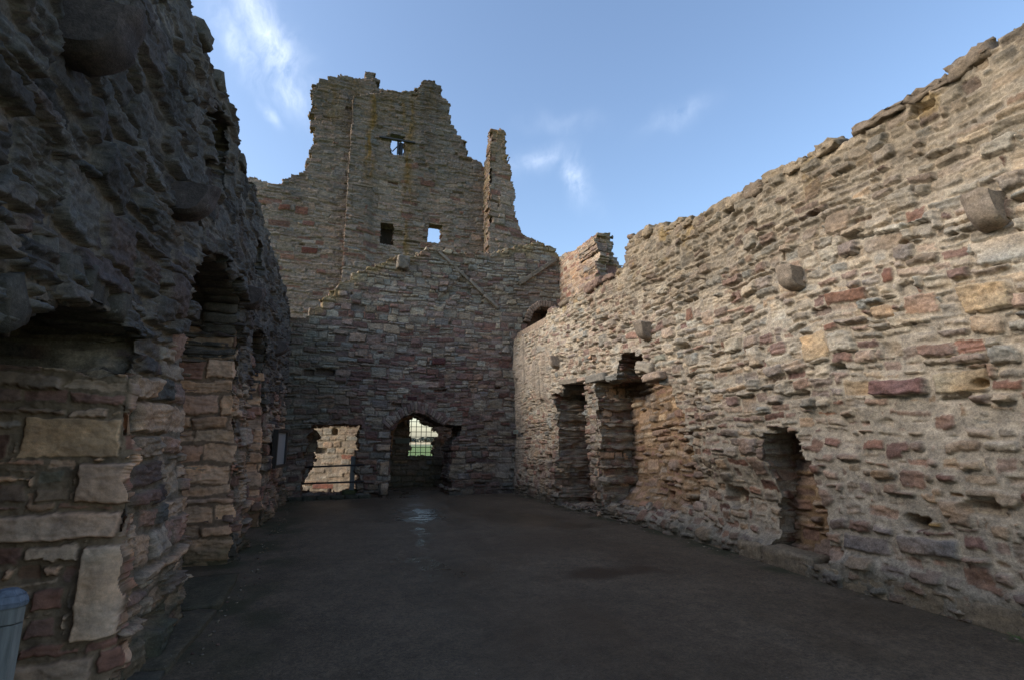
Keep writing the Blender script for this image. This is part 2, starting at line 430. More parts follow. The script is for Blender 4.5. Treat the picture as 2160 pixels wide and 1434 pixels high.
M_WOODC = wood_mat('blue_grey_cap_wood', (.14,.155,.185))
M_FRAME = plain('dark_brown_frame', (.03,.024,.02), .5)
M_PANEL = plain('pale_board_panel', (.32,.32,.32), .35, var=.06, bump=.02)
M_INK = plain('dark_print', (.05,.05,.05), .6)
M_PLQ = plain('grey_green_plaque', (.17,.19,.16), .5, var=.15)

def fmath2(nt, a, b):
    n = nt.nodes.new('ShaderNodeMath'); n.operation = 'ADD'; nt.links.new(a, n.inputs[0]); nt.links.new(b, n.inputs[1]); return n.outputs[0]

def floor_mat():
    m, nt, b = newmat('wet_tarmac')
    tc = nt.nodes.new('ShaderNodeTexCoord'); vec = tc.outputs['Object']
    wet = nt.nodes.new('ShaderNodeAttribute'); wet.attribute_name = 'Wet'
    tone = nt.nodes.new('ShaderNodeAttribute'); tone.attribute_name = 'Tone'
    n1 = noise(nt, vec, 1.1, 6, .6); n2 = noise(nt, vec, 80, 5, .85); n3 = noise(nt, vec, 6, 8, .75); n6 = noise(nt, vec, 28, 6, .8)
    c = ramp(nt, n1.outputs[0], .3, .7, (.098,.078,.056,1), (.155,.122,.088,1)).outputs[0]
    c = mixc(nt, 1., c, ramp(nt, n3.outputs[0], .3, .75, (.6,.6,.6,1), (1.35,1.3,1.22,1)).outputs[0], 'MULTIPLY')
    c = mixc(nt, 1., c, ramp(nt, n2.outputs[0], .32, .7, (.45,.45,.45,1), (1.6,1.55,1.5,1)).outputs[0], 'MULTIPLY')
    c = mixc(nt, 1., c, ramp(nt, n6.outputs[0], .32, .7, (.5,.5,.5,1), (1.55,1.5,1.45,1)).outputs[0], 'MULTIPLY')
    vo = nt.nodes.new('ShaderNodeTexVoronoi'); vo.inputs['Scale'].default_value = 13; nt.links.new(vec, vo.inputs['Vector'])
    sp = ramp(nt, vo.outputs['Distance'], .09, .13, (1,1,1,1), (0,0,0,1))
    pk = nt.nodes.new('ShaderNodeSeparateColor'); nt.links.new(vo.outputs['Color'], pk.inputs[0])
    pr = ramp(nt, pk.outputs[0], .86, .90)
    c = mixc(nt, mixc(nt, 1., sp.outputs[0], pr.outputs[0], 'MULTIPLY'), c, (.20,.175,.14,1))
    c = mixc(nt, tone.outputs['Fac'], c, (.06,.036,.02,1))
    ms = nt.nodes.new('ShaderNodeAttribute'); ms.attribute_name = 'Moss'
    c = mixc(nt, ms.outputs['Fac'], c, (.045,.046,.022,1))
    c = mixc(nt, wet.outputs['Fac'], c, mixc(nt, 1., c, (.55,.55,.55,1), 'MULTIPLY'))
    nt.links.new(c, b.inputs['Base Color'])
    mr = nt.nodes.new('ShaderNodeMapRange'); nt.links.new(wet.outputs['Fac'], mr.inputs[0])
    mr.inputs[3].default_value = .62; mr.inputs[4].default_value = .09
    nt.links.new(mr.outputs[0], b.inputs['Roughness'])
    b.inputs['Specular IOR Level'].default_value = .22
    bp = nt.nodes.new('ShaderNodeBump'); bp.inputs['Distance'].default_value = .006
    mr2 = nt.nodes.new('ShaderNodeMapRange'); nt.links.new(wet.outputs['Fac'], mr2.inputs[0]); mr2.inputs[3].default_value = .9; mr2.inputs[4].default_value = .36
    nt.links.new(mr2.outputs[0], bp.inputs['Strength'])
    hh = fmath2(nt, n2.outputs[0], n6.outputs[0]); nt.links.new(hh, bp.inputs['Height']); nt.links.new(bp.outputs[0], b.inputs['Normal'])
    return m

# ------------------------------------------------------------------ helpers for masks
def quant(u, v, cu, cv, seed, k=.6, j=.03):
    return (cu * k + u * (1 - k) + j * vn(u * 12, v * 12, seed), cv * k + v * (1 - k) + j * .7 * vn(u * 11, v * 13, seed + 1))

def lichen(u, v, col, amt, c=(.19,.135,.035)):
    a = np.clip(amt, 0, 1)[:, None]
    return col * (1 - a) + np.array(c) * (1 + .5 * fbm(u * 8, v * 8, 77, 3))[:, None] * a

# ================================================================== FLOOR AND GROUND
def build_floor():
    xs = np.arange(-2.6, 7.2, .035); ys = np.concatenate([np.arange(-4, 1.5, .15), np.arange(1.5, 19.2, .035)])
    gx, gy = np.meshgrid(xs, ys, indexing='ij'); gx = gx.ravel(); gy = gy.ravel()
    z = .012 * fbm(gx * .5, gy * .5, 5, 3) + .004 * fbm(gx * 3, gy * 3, 6, 3)
    wet = np.zeros_like(gx)
    n = fbm(gx * 2.2, gy * 1.1, 9, 5); n2 = fbm(gx * 9, gy * 3, 19, 4)
    for (x, y, rx, ry, s) in ((2.34,15.65,.42,.5,1.), (2.06,12.3,.5,.55,1.), (1.85,11.1,.5,.7,1.), (1.95,11.7,.9,1.6,.6), (1.66,9.6,.22,.9,.8), (1.5,8.5,.14,.6,.7), (1.3,7.5,.3,.3,.8), (1.42,7.0,.24,.5,.9), (1.36,6.4,.26,.35,.85), (2.6,17.4,.9,.8,.8)):
        d = np.hypot((gx - x) / rx, (gy - y) / ry) + .8 * n + .35 * n2
        wet = np.maximum(wet, s * ss(1.05, .55, d))
    wet = wet * (.45 + .55 * ss(-.25, .25, fbm(gx * 4, gy * 9, 29, 4)))
    wet = np.maximum(wet, .5 * ss(.0, .7, fbm(gx * .55, gy * .3, 12, 4)))
    d = np.hypot((gx - 4.36) / .6, (gy - 9.2) / .6) + .5 * n
    wet = np.maximum(wet, .42 * ss(1.1, .4, d))
    tone = .9 * ss(1., .3, np.hypot((gx - 3.3) / .8, (gy - 5.95) / .35) + .5 * n) + .35 * ss(.2, 1, fbm(gx * .7 + 4, gy * .5, 15, 4))
    moss = ss(-.2, -.85, gx + .25 * fbm(gx * 3, gy * 3, 33, 4)) * .8 + .8 * ss(5.15, 5.55, gx + .2 * fbm(gx * 3, gy * 3, 34, 4))
    moss = moss * ss(-.5, .5, fbm(gx * 2.5, gy * 2.5, 35, 4))
    ni, nj = len(xs), len(ys); I = np.arange(ni * nj).reshape(ni, nj)
    F = np.stack([I[:-1, :-1], I[1:, :-1], I[1:, 1:], I[:-1, 1:]], -1).reshape(-1, 4)
    o = put('floor', np.stack([gx, gy, z], 1), F, floor_mat(), None, None, attrs={'Moss': np.clip(moss, 0, 1), 'Wet': wet, 'Tone': np.clip(tone, 0, 1)})
    o['kind'] = 'structure'; o['label'] = 'dark damp tarmac floor of the roofless hall with shiny wet patches'; o['category'] = 'floor'
build_floor()

def build_field():
    m, nt, b = newmat('grass_and_stubble_field')
    tc = nt.nodes.new('ShaderNodeTexCoord'); sp = nt.nodes.new('ShaderNodeSeparateXYZ'); nt.links.new(tc.outputs['Object'], sp.inputs[0])
    n = noise(nt, tc.outputs['Object'], .05, 6); n2 = noise(nt, tc.outputs['Object'], 2.5, 5)
    r = nt.nodes.new('ShaderNodeValToRGB'); mr = nt.nodes.new('ShaderNodeMapRange'); mr.inputs[2].default_value = 500
    ad = nt.nodes.new('ShaderNodeMath'); ad.operation = 'MULTIPLY_ADD'; ad.inputs[1].default_value = 40; nt.links.new(n.outputs[0], ad.inputs[0]); nt.links.new(sp.outputs[1], ad.inputs[2])
    nt.links.new(ad.outputs[0], mr.inputs[0]); nt.links.new(mr.outputs[0], r.inputs[0])
    e = r.color_ramp.elements; e[0].position = .0; e[0].color = (.085,.145,.015,1); e[1].position = .30; e[1].color = (.12,.175,.025,1)
    for p, c in ((.33,(.16,.17,.07,1)), (.42,(.17,.19,.08,1)), (.46,(.55,.42,.22,1)), (.9,(.6,.46,.25,1))):
        q = e.new(p); q.color = c
    c = mixc(nt, 1., r.outputs[0], ramp(nt, n2.outputs[0], .3, .7, (.75,.75,.75,1), (1.25,1.25,1.25,1)).outputs[0], 'MULTIPLY')
    nt.links.new(c, b.inputs['Base Color']); b.inputs['Roughness'].default_value = .95
    V = [(-3000,-3000,-.08),(3000,-3000,-.08),(3000,6000,-.08),(-3000,6000,-.08)]
    o = put('field', V, [[0,1,2,3]], m, None, None, False)
    o['kind'] = 'structure'; o['label'] = 'green grass and pale stubble field beyond the castle'; o['category'] = 'field'
build_field()

def build_woods():
    rng = np.random.default_rng(3)
    V = []; F = []; C = []
    k = 0
    xs = np.arange(20, 190, 4.5)
    for x in xs:
        y = 440 + rng.uniform(-15, 25); hh = rng.uniform(1.8, 3.6); w = rng.uniform(3.5, 6)
        m = 260
        th = rng.uniform(0, 2*np.pi, m); r = np.sqrt(rng.random(m)) * w; zz = .5 + rng.random(m) ** .8 * hh
        r *= np.sqrt(np.clip(1.05 - (zz / hh) ** 2, .05, 1))
        c = np.stack([x + r*np.cos(th), y + r*np.sin(th), zz], 1)
        for p in c:
            a = rng.normal(size=3); a /= np.linalg.norm(a); b = np.cross(a, rng.normal(size=3)); b /= np.linalg.norm(b); s = rng.uniform(.5, 1.1)
            V += [p + a*s, p + b*s, p - a*s, p - b*s]; F.append([k, k+1, k+2, k+3]); k += 4
            g = rng.uniform(.7, 1.2); C += [(.09*g, .10*g, .075*g)] * 4
    m, nt, b = newmat('far_foliage'); at = nt.nodes.new('ShaderNodeAttribute'); at.attribute_name = 'Col'
    nt.links.new(at.outputs['Color'], b.inputs['Base Color']); b.inputs['Roughness'].default_value = .9
    o = put('woods', np.array(V), np.array(F), m, None, np.array(C), False)
    tag(o, 'hazy line of far-off trees beyond the stubble field', 'woods', 'stuff')
build_woods()

# ================================================================== RIGHT WALL  (plane X = 5.5, seen from -X)
R1 = [(12.30,.06),(12.22,1.4),(12.30,2.25),(12.42,2.72),(12.1,2.80),(11.6,3.02),(10.72,2.99),(10.66,2.2),(10.55,1.1),(10.42,.02)]
R2 = [(10.05,.24),(10.08,1.2),(9.98,2.0),(10.1,2.9),(9.25,2.86),(9.2,3.22),(8.75,3.34),(8.25,3.2),(8.4,2.84),(7.93,2.77),(7.62,2.5),(7.42,2.05),(7.28,1.5),(7.25,1.0),(7.4,.6),(7.9,.3)]
R3 = [(5.66,.16),(5.62,.8),(5.60,1.35),(5.52,1.68),(5.0,1.70),(4.94,1.45),(4.80,1.15),(4.68,.85),(4.64,.18)]
RTOP = [(-3.2,5.3),(0,5.2),(1.6,5.14),(2.16,5.16),(2.97,5.10),(3.8,5.06),(5.14,5.16),(6.69,5.2),(7.2,5.35),(7.61,5.5),(8.2,5.62),(8.59,5.70),(8.72,5.42),(8.77,5.2),(9.6,5.08),(11.73,5.07),(12.83,5.13),(12.95,4.72),(15.7,4.85),(15.7,-.2),(-3.2,-.2)]
def right_wall():
    root = thing('ruined_wall', 'long beige and pink rubble wall of the hall with deep ragged recesses and rounded corbels', 'wall', (5.9, 8.0, 0))
    ys = np.concatenate([np.arange(1.0, 1.6, .06), np.arange(1.6, 7, .0125), np.arange(7, 15.6, .018)])
    us = -ys[::-1]; vs = np.arange(-.15, 5.85, .0135)
    def zone(cu, cv):
        y = -cu
        return np.clip(ss(3.1, 1.2, cv + .5 * vn(cu * .6, cv * .6, 3)) * .95 + .12, 0, 1)
    st = [(-2.81+.0,3.20,-2.40,3.45,(.40,.36,.30),.02), (-3.0,2.77,-2.62,3.05,(.42,.335,.225),.0), (-4.02,2.05,-3.44,2.25,(.21,.125,.115),.04),
          (-3.42,2.06,-2.92,2.28,(.43,.345,.23),.01), (-4.75,2.50,-4.40,2.83,(.42,.33,.22),-.03), (-4.33,2.05,-4.02,2.24,(.41,.325,.22),-.02),
          (-3.63,3.21,-3.50,3.39,(.20,.11,.085),.01), (-4.30,3.08,-3.80,3.24,(.21,.12,.085),-.04), (-3.62,.79,-3.40,.90,(.33,.22,.09),.03),
          (-6.88,3.56,-6.68,3.80,(.20,.115,.085),.01), (-3.9,.52,-3.30,.74,(.20,.17,.15),.02), (-4.5,.45,-3.95,.66,(.22,.185,.165),.02),
          (-9.6,2.83,-8.95,3.0,(.2,.19,.165),.05), (-7.9,3.0,-7.55,3.15,(.26,.26,.21),.02), (-8.3,2.6,-7.9,2.75,(.34,.28,.22),.05), (-6.0,2.9,-5.7,3.1,(.42,.36,.27),.02),
          (-5.55,2.6,-5.35,2.88,(.40,.33,.25),.03), (-11.9,2.86,-11.0,3.06,(.2,.185,.155),.05)]
    cfg = dict(seed=11, h=(.07,.165), l=(.12,.32), A=BEIGE, B=PINK, zone=zone, proud=.05, lam=.024, bev=.017, joint=.010, mort=-.052, split=.12, jump=.2, rough=.014, round=.26, cvar=.2, holes=.025, tilt=.028, warp=.07, loose=lambda a, b: (.6 + .3 * (vn(a * .7, b * .7, 8) > 0)) * ss(2.5, 1.3, b + .5 * fbm(a * .5, b * .5, 8, 2)) * ss(11, 8, -a), stones=st, mc=(.37,.325,.26))
    def mask(u, v, cu, cv, R):
        a, b = quant(u, v, cu, cv, 21, .62, .035)
        a2, b2 = quant(u, v, cu, cv, 25, .45, .03)
        k = inpoly(-a2, b2, RTOP)
        k &= ~inpoly(-a, b, R1); k &= ~inpoly(-a, b, R2)
        a3, b3 = quant(u, v, cu, cv, 27, .28, .02); k &= ~inpoly(-a3, b3, R3)
        return k
    def base(u, v):
        y = -u
        b = .06 * fbm(u * .35, v * .5, 31, 3) + .03 * fbm(u * 1.4, v * 1.6, 32, 3)
        und = ss(4.6, 5.6, y) * ss(10.4, 9.6, y) * ss(1.5, .75, v)
        b = b - .28 * und * (1 - .55 * ss(.35, .12, v))
        b = b - .10 * ss(12.3, 13.0, y) * ss(2.9, 2.4, v) * ss(15.2, 14.3, y)
        # face broken away around the ragged side of the big recess
        r = np.hypot((y - 7.3) / .75, (v - 1.6) / 1.5); b = b - .22 * ss(1.1, .3, r)
        r = np.hypot((y - 4.5) / .45, (v - 1.75) / .35) ; b = b - .10 * ss(1.1, .3, r)
        for (hy, hz, ry, rz, d) in ((3.68,.80,.13,.07,.25),(2.98,2.10,.06,.05,.12),(5.8,3.62,.12,.04,.12),(4.35,4.35,.09,.035,.15),(2.6,1.2,.14,.06,.12),(3.1,1.0,.2,.08,.10),(12.9,1.0,.16,.22,.3),(6.35,.78,.2,.16,.22),(3.35,3.62,.12,.03,.10),(11.05,4.42,.05,.06,.2)):
            r = np.hypot((y - hy) / ry, (v - hz) / rz) + .25 * vn(u * 14, v * 14, 41); b = b - d * ss(1.15, .7, r)
        # plinth bulge at the foot close by
        b = b + .06 * ss(.42, .26, v + .03 * vn(u * 5, v * 0, 43)) * ss(6.2, 5.6, y)
        return b
    def plast(u, v):
        y = -u
        p = .85 * ss(12.4, 13.4, y + .5 * fbm(u * 1.2, v * .8, 51, 3)) * np.maximum(ss(2.3, 3.2, v + .4 * fbm(u, v, 55, 3)), ss(14.7, 15.0, y)) * ss(-.35, .25, fbm(u * 2.2, v * .6, 52, 4))
        p = np.maximum(p, .55 * ss(8, 10, y) * ss(3.3, 4.2, v) * ss(-.1, .5, fbm(u * 1.1, v * .9, 53, 4)))
        # lime harling left in the lower wall near by
        p = np.maximum(p, .75 * ss(3.6, 2.6, y) * ss(2.4, 1.4, v) * ss(.15, .5, fbm(u * 1.8, v * 2.2, 54, 4)))
        return np.clip(p, 0, 1)
    def tint(u, v, col, R):
        y = -u
        # lichened, grey-brown upper courses
        t = ss(3.3, 4.7, v + .3 * fbm(u * .8, v * .8, 61, 3)) * ss(11.5, 8, y)
        g = col.mean(1, keepdims=True) * np.array([[.62,.52,.385]])
        col = col * (1 - .75 * t[:, None]) + g * .75 * t[:, None]
        # streaks below the ledge
        s = ss(.1, .7, fbm(u * 4, v * .35, 62, 3)) * ss(4.0, 5.0, v) * .5
        col = col * (1 - .45 * s[:, None])
        # dark green-black at the foot
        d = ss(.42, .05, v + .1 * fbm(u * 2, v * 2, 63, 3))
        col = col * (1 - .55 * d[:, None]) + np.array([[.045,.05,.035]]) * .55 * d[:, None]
        l = ss(.35, .6, fbm(u * 3, v * 3, 64, 4)) * ss(4.4, 5.1, v) * .5
        return lichen(u, v, col, l, (.22,.15,.05))
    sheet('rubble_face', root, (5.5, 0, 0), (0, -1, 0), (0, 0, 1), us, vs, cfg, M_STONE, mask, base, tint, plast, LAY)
    # backs of the recesses
    warm = dict(seed=13, h=(.09,.19), l=(.18,.45), A=WARM, B=PINK, zone=lambda a, b: ss(1.6, .7, b) * .8, proud=.06, tilt=.05, lam=.015, mort=-.05, joint=.014, rough=.014, mc=(.24,.165,.10), jump=.1)
    def tw(u, v, col, R):
        t = ss(.1, .8, fbm(u * 1.3, v * 1.3, 71, 3)); return col * (1 - .2 * t[:, None]) + np.array([[.34,.19,.07]]) * .2 * t[:, None]
    # R2: slanting back from the deep jamb out to the face
    p0 = np.array((6.40, 10.25, 0)); p1 = np.array((5.80, 6.7, 0)); d = p1 - p0; L = np.linalg.norm(d)
    def b2(u, v):
        t = u / L
        return .12 * fbm(u * .9, v * .9, 72, 3) + .55 * ss(.75, .15, v) * (1 - t) * .8 - .10 * np.sin(t * 3.14) - .35 * ss(2.6, 3.3, v) * (1 - t) * 0
    sheet('recess_back', root, p0, d, (0, 0, 1), np.arange(0, L, .02), np.arange(0, 3.6, .018), warm, M_STONE, None, b2, tw)
    ash = dict(seed=14, h=(.16,.26), l=(.22,.42), A=TAN, B=WARM, zone=lambda a, b: .4 + 0 * a, proud=.015, tilt=.015, lam=.006, bev=.02, joint=.012, mort=-.022, mc=(.16,.12,.085), split=.05, jump=0, warp=.02)
    # deep jamb (faces down the hall), dark tarry mortar
    def mj(u, v, cu, cv, R):
        return (u - 5.62 + .13 * np.sign(vn(cv * 7, cv * 0 + 3, 5)) * (.3 + R) + .05 * vn(v * 9, u * 9, 6)) > 0
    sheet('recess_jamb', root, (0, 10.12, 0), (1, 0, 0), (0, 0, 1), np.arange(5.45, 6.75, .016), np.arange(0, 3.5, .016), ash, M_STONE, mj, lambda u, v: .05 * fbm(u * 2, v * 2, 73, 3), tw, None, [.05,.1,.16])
    sheet('recess_back', root, (6.42, 12.6, 0), (0, -1, 0), (0, 0, 1), np.arange(0, 2.6, .022), np.arange(0, 3.4, .022), dict(warm, seed=15, A=PINK, B=BACKG, zone=lambda a, b: .5 + 0 * a), M_STONE, None, lambda u, v: .06 * fbm(u, v, 74, 3))
    sheet('recess_back', root, (6.12, 5.9, 0), (0, -1, 0), (0, 0, 1), np.arange(0, 1.5, .016), np.arange(0, 2.0, .016), dict(warm, seed=16, A=PINK, B=WARM, zone=lambda a, b: .3 + 0 * a), M_STONE, None, lambda u, v: .04 * fbm(u, v, 75, 3))
    # floor of the wall-walk ledge so that no sky shows through
    V, F = boxvf((6.35, 11.2, 4.86), (1.5, 8.6, .3)); put('ledge', V, F, M_FAR, root, np.array([[.27,.23,.18]]) * np.ones((len(V), 1)), False)
    # kerb stones of the plinth
    rk = Rocks(); rng = random.Random(4); y = .9
    while y < 6.0:
        l = rng.uniform(.45, .95); hh = rng.uniform(.2, .27)
        rk.add((5.60 + rng.uniform(-.015,.015) + .16 * max(0, (y - 4.4) / 1.6), y + l / 2, hh / 2 - .03), (.34, l - .015, hh), rotz(-.10 * max(0, min(1, (y - 4) / .8))), .016, .3, [(.24,.19,.13),(.21,.17,.12),(.26,.21,.145)][rng.randrange(3)], 8, y); y += l
    rk.build_each('kerb_stone', M_STONE, root)
    # coping blocks along the top
    rk = Rocks(); y = 1.2
    poly = [p for p in RTOP if -1 <= p[0] <= 9.6 and p[1] > 1]
    while y < 12.6:
        l = rng.uniform(.16, .6); t = np.interp(y + l/2, [p[0] for p in RTOP[:-3]], [p[1] for p in RTOP[:-3]])
        if not (8.4 < y + l < 9.0) and not (8.4 < y < 9.0) and rng.random() < .8:
            hh = rng.uniform(.1, .22)
            rk.add((5.74 + rng.uniform(-.06,.06), y + l/2, t - .02 + rng.uniform(-.05, .035)), (.5, l, hh), rotx(rng.uniform(-.12,.12)), .03, .55, [(.20,.165,.12),(.16,.13,.10),(.23,.19,.14),(.17,.12,.10)][rng.randrange(4)], 8, y * 3)
        y += l * .97
    rk.build_each('coping_stone', M_STONE, root)
    # lintel and loose corner stones of the recess
    rk = Rocks()
    rk.add((5.72, 10.08, 2.95), (.5, .85, .17), None, .008, .12, (.23,.215,.185), 8, 1)
    rk.add((5.62, 8.12, 2.93), (.42, .5, .19), rotx(.25), .02, .5, (.34,.30,.24), 8, 2)
    rk.add((5.6, 7.86, 2.72), (.4, .55, .15), rotx(-.05), .02, .5, (.36,.28,.22), 8, 3)
    rk.add((5.66, 11.45, 3.02), (.4, 1.0, .14), rotx(.06), .02, .3, (.25,.22,.175), 8, 4)
    rk.build_each('lintel', M_STONE, root)
    # rounded corbels
    for (yc, zc, w, s) in ((2.64,3.62,.21,.76), (4.73,3.62,.21,.72), (8.02,3.60,.23,.76), (12.1,3.58,.22,.72)):
        corbel(root, (5.5, yc, zc), -1, w, s, yc)
    # higher piece of the outer leaf, standing on the ledge
    fr = dict(seed=17, h=(.1,.2), l=(.2,.5), A=BEIGE, B=PINK, zone=lambda a, b: .45 + 0 * a, proud=.03, lam=.012, mc=(.34,.29,.22))
    FP = [(15.6,4.6),(15.6,7.88),(14.6,7.72),(13.7,7.62),(13.2,7.66),(12.75,7.62),(12.75,4.6)]
    def fm(u, v, cu, cv, R):
        a, b = quant(u, v, cu, cv, 81, .5, .03); return inpoly(-a, b, FP)
    sheet('upper_leaf', root, (7.15, 0, 0), (0, -1, 0), (0, 0, 1), -np.arange(12.6, 15.7, .024)[::-1], np.arange(4.7, 8.05, .024), fr, M_FAR, fm, None, None, None, LAY[:8])
    EP = [(7.1,4.6),(7.1,7.5),(7.3,7.68),(7.62,7.78),(7.75,7.3),(7.85,7.0),(7.95,6.75),(8.12,6.2),(8.2,5.8),(8.4,5.6),(8.4,4.6)]
    def em(u, v, cu, cv, R):
        a, b = quant(u, v, cu, cv, 83, .6, .04); return inpoly(a, b, EP)
    sheet('upper_leaf_end', root, (0, 12.78, 0), (1, 0, 0), (0, 0, 1), np.arange(7.08, 8.5, .022), np.arange(4.7, 7.95, .022), dict(fr, seed=18, A=BACKG, B=TOWG, proud=.07, tilt=.06), M_FAR, em, lambda u, v: .08 * fbm(u * 2, v * 2, 85, 3), lambda u, v, c, R: lichen(u, v, c, ss(7.2, 7.7, v) * .5), None, LAY)
    return root

def corbel(root, at, side, w, s, seed, col=(.27,.225,.18)):
    """quarter-round bracket stone: flat fillet on top, curved belly running back to the wall"""
    x, y, z = at
    pr = .33 * s; hh = .42 * s
    prof = [(-.15, hh/2), (pr, hh/2), (pr, hh/2 - .05)]
    prof += [(pr - .012, hh/2 - .065)]
    for k in range(1, 9):
        t = k / 8 * math.pi / 2
        prof.append(((pr - .012) * math.cos(t) ** .9 if k < 8 else 0, hh/2 - .065 - (hh - .065) * math.sin(t)))
    prof.append((-.15, -hh/2))
    # densify
    pts = []
    for a, b in zip(prof, prof[1:] + prof[:1]):
        n = max(1, int(math.hypot(b[0]-a[0], b[1]-a[1]) / .035))
        for q in range(n): pts.append((a[0] + (b[0]-a[0]) * q / n, a[1] + (b[1]-a[1]) * q / n))
    m = 12; V = []; F = []; n = len(pts); cx = sum(p[0] for p in pts)/n; cz = sum(p[1] for p in pts)/n
    rows = [(-w/2 + w * k / m, 1 - .16 * max(0, abs(2 * k / m - 1) - .55) ** 1.5 / .3) for k in range(m + 1)]
    for (dy, sc) in rows:
        for p in pts: V.append((x + side * (cx + (p[0] - cx) * sc), y + dy, z + cz + (p[1] - cz) * sc))
    for r in range(len(rows) - 1):
        for k in range(n): F.append([r*n + k, r*n + (k+1) % n, (r+1)*n + (k+1) % n, (r+1)*n + k])
    F.append(list(range(n))); F.append([(len(rows)-1)*n + k for k in range(n)][::-1])
    V = np.array(V)
    dn = .03 * fbm(V[:, 1] * 7 + seed, V[:, 2] * 7 + V[:, 0] * 5, int(seed * 10) + 3, 4)
    V[:, 0] += side * dn; V[:, 2] += dn * .8; V[:, 1] += .02 * fbm(V[:, 0] * 6, V[:, 2] * 6 + seed, int(seed * 7) + 9, 3)
    C = np.array(col) * (1 + .25 * fbm(V[:, 1] * 5 + seed, V[:, 2] * 5 + V[:, 0] * 4, int(seed * 5) + 1, 3))[:, None]
    o = put('corbel', V, F, M_STONE, root, np.clip(C, .02, .8), False)
    import bmesh
    bm = bmesh.new(); bm.from_mesh(o.data); bmesh.ops.recalc_face_normals(bm, faces=bm.faces)
    for f in bm.faces: f.smooth = len(f.verts) == 4
    for e in bm.edges:
        if len(e.link_faces) == 2 and e.calc_face_angle(0) > .7: e.smooth = False
    bm.to_mesh(o.data); bm.free()
    return o

# ================================================================== LEFT WALL  (X about -1.1 at the foot, leaning away)
E1 = [(2.3,-.3),(2.32,1.5),(2.4,1.85),(2.6,2.03),(2.9,2.2),(3.3,2.34),(3.7,2.38),(4.06,2.30),(4.10,2.0),(4.1,-.3)]
E2 = [(5.75,-.3),(5.55,.8),(5.35,1.7),(5.28,3.1),(5.45,3.38),(5.9,3.52),(6.6,3.66),(7.3,3.64),(7.8,3.46),(8.0,3.05),(8.05,2.2),(8.05,-.3)]
E3 = [(9.3,-.3),(9.25,3.15),(9.5,3.4),(10.0,3.52),(10.6,3.5),(11.0,3.25),(11.12,2.6),(11.12,-.3)]
H1 = [(5.45,4.25),(5.45,4.95),(5.62,5.12),(5.95,5.12),(6.1,4.95),(6.1,4.25)]
H2 = [(8.95,4.35),(8.95,4.85),(9.5,4.9),(9.5,4.35)]
LTOP = [(-3.2,5.4),(1,5.4),(2.5,5.36),(4.0,5.36),(5.2,5.30),(6.2,5.28),(7.4,5.25),(8.6,5.28),(10.0,5.32),(12.0,5.32),(13.2,5.3),(14.2,5.15),(15.6,5.0),(15.6,-.4),(-3.2,-.4)]
def left_lean(v):
    return -.075 * np.clip(v - .4, 0, 2.2)
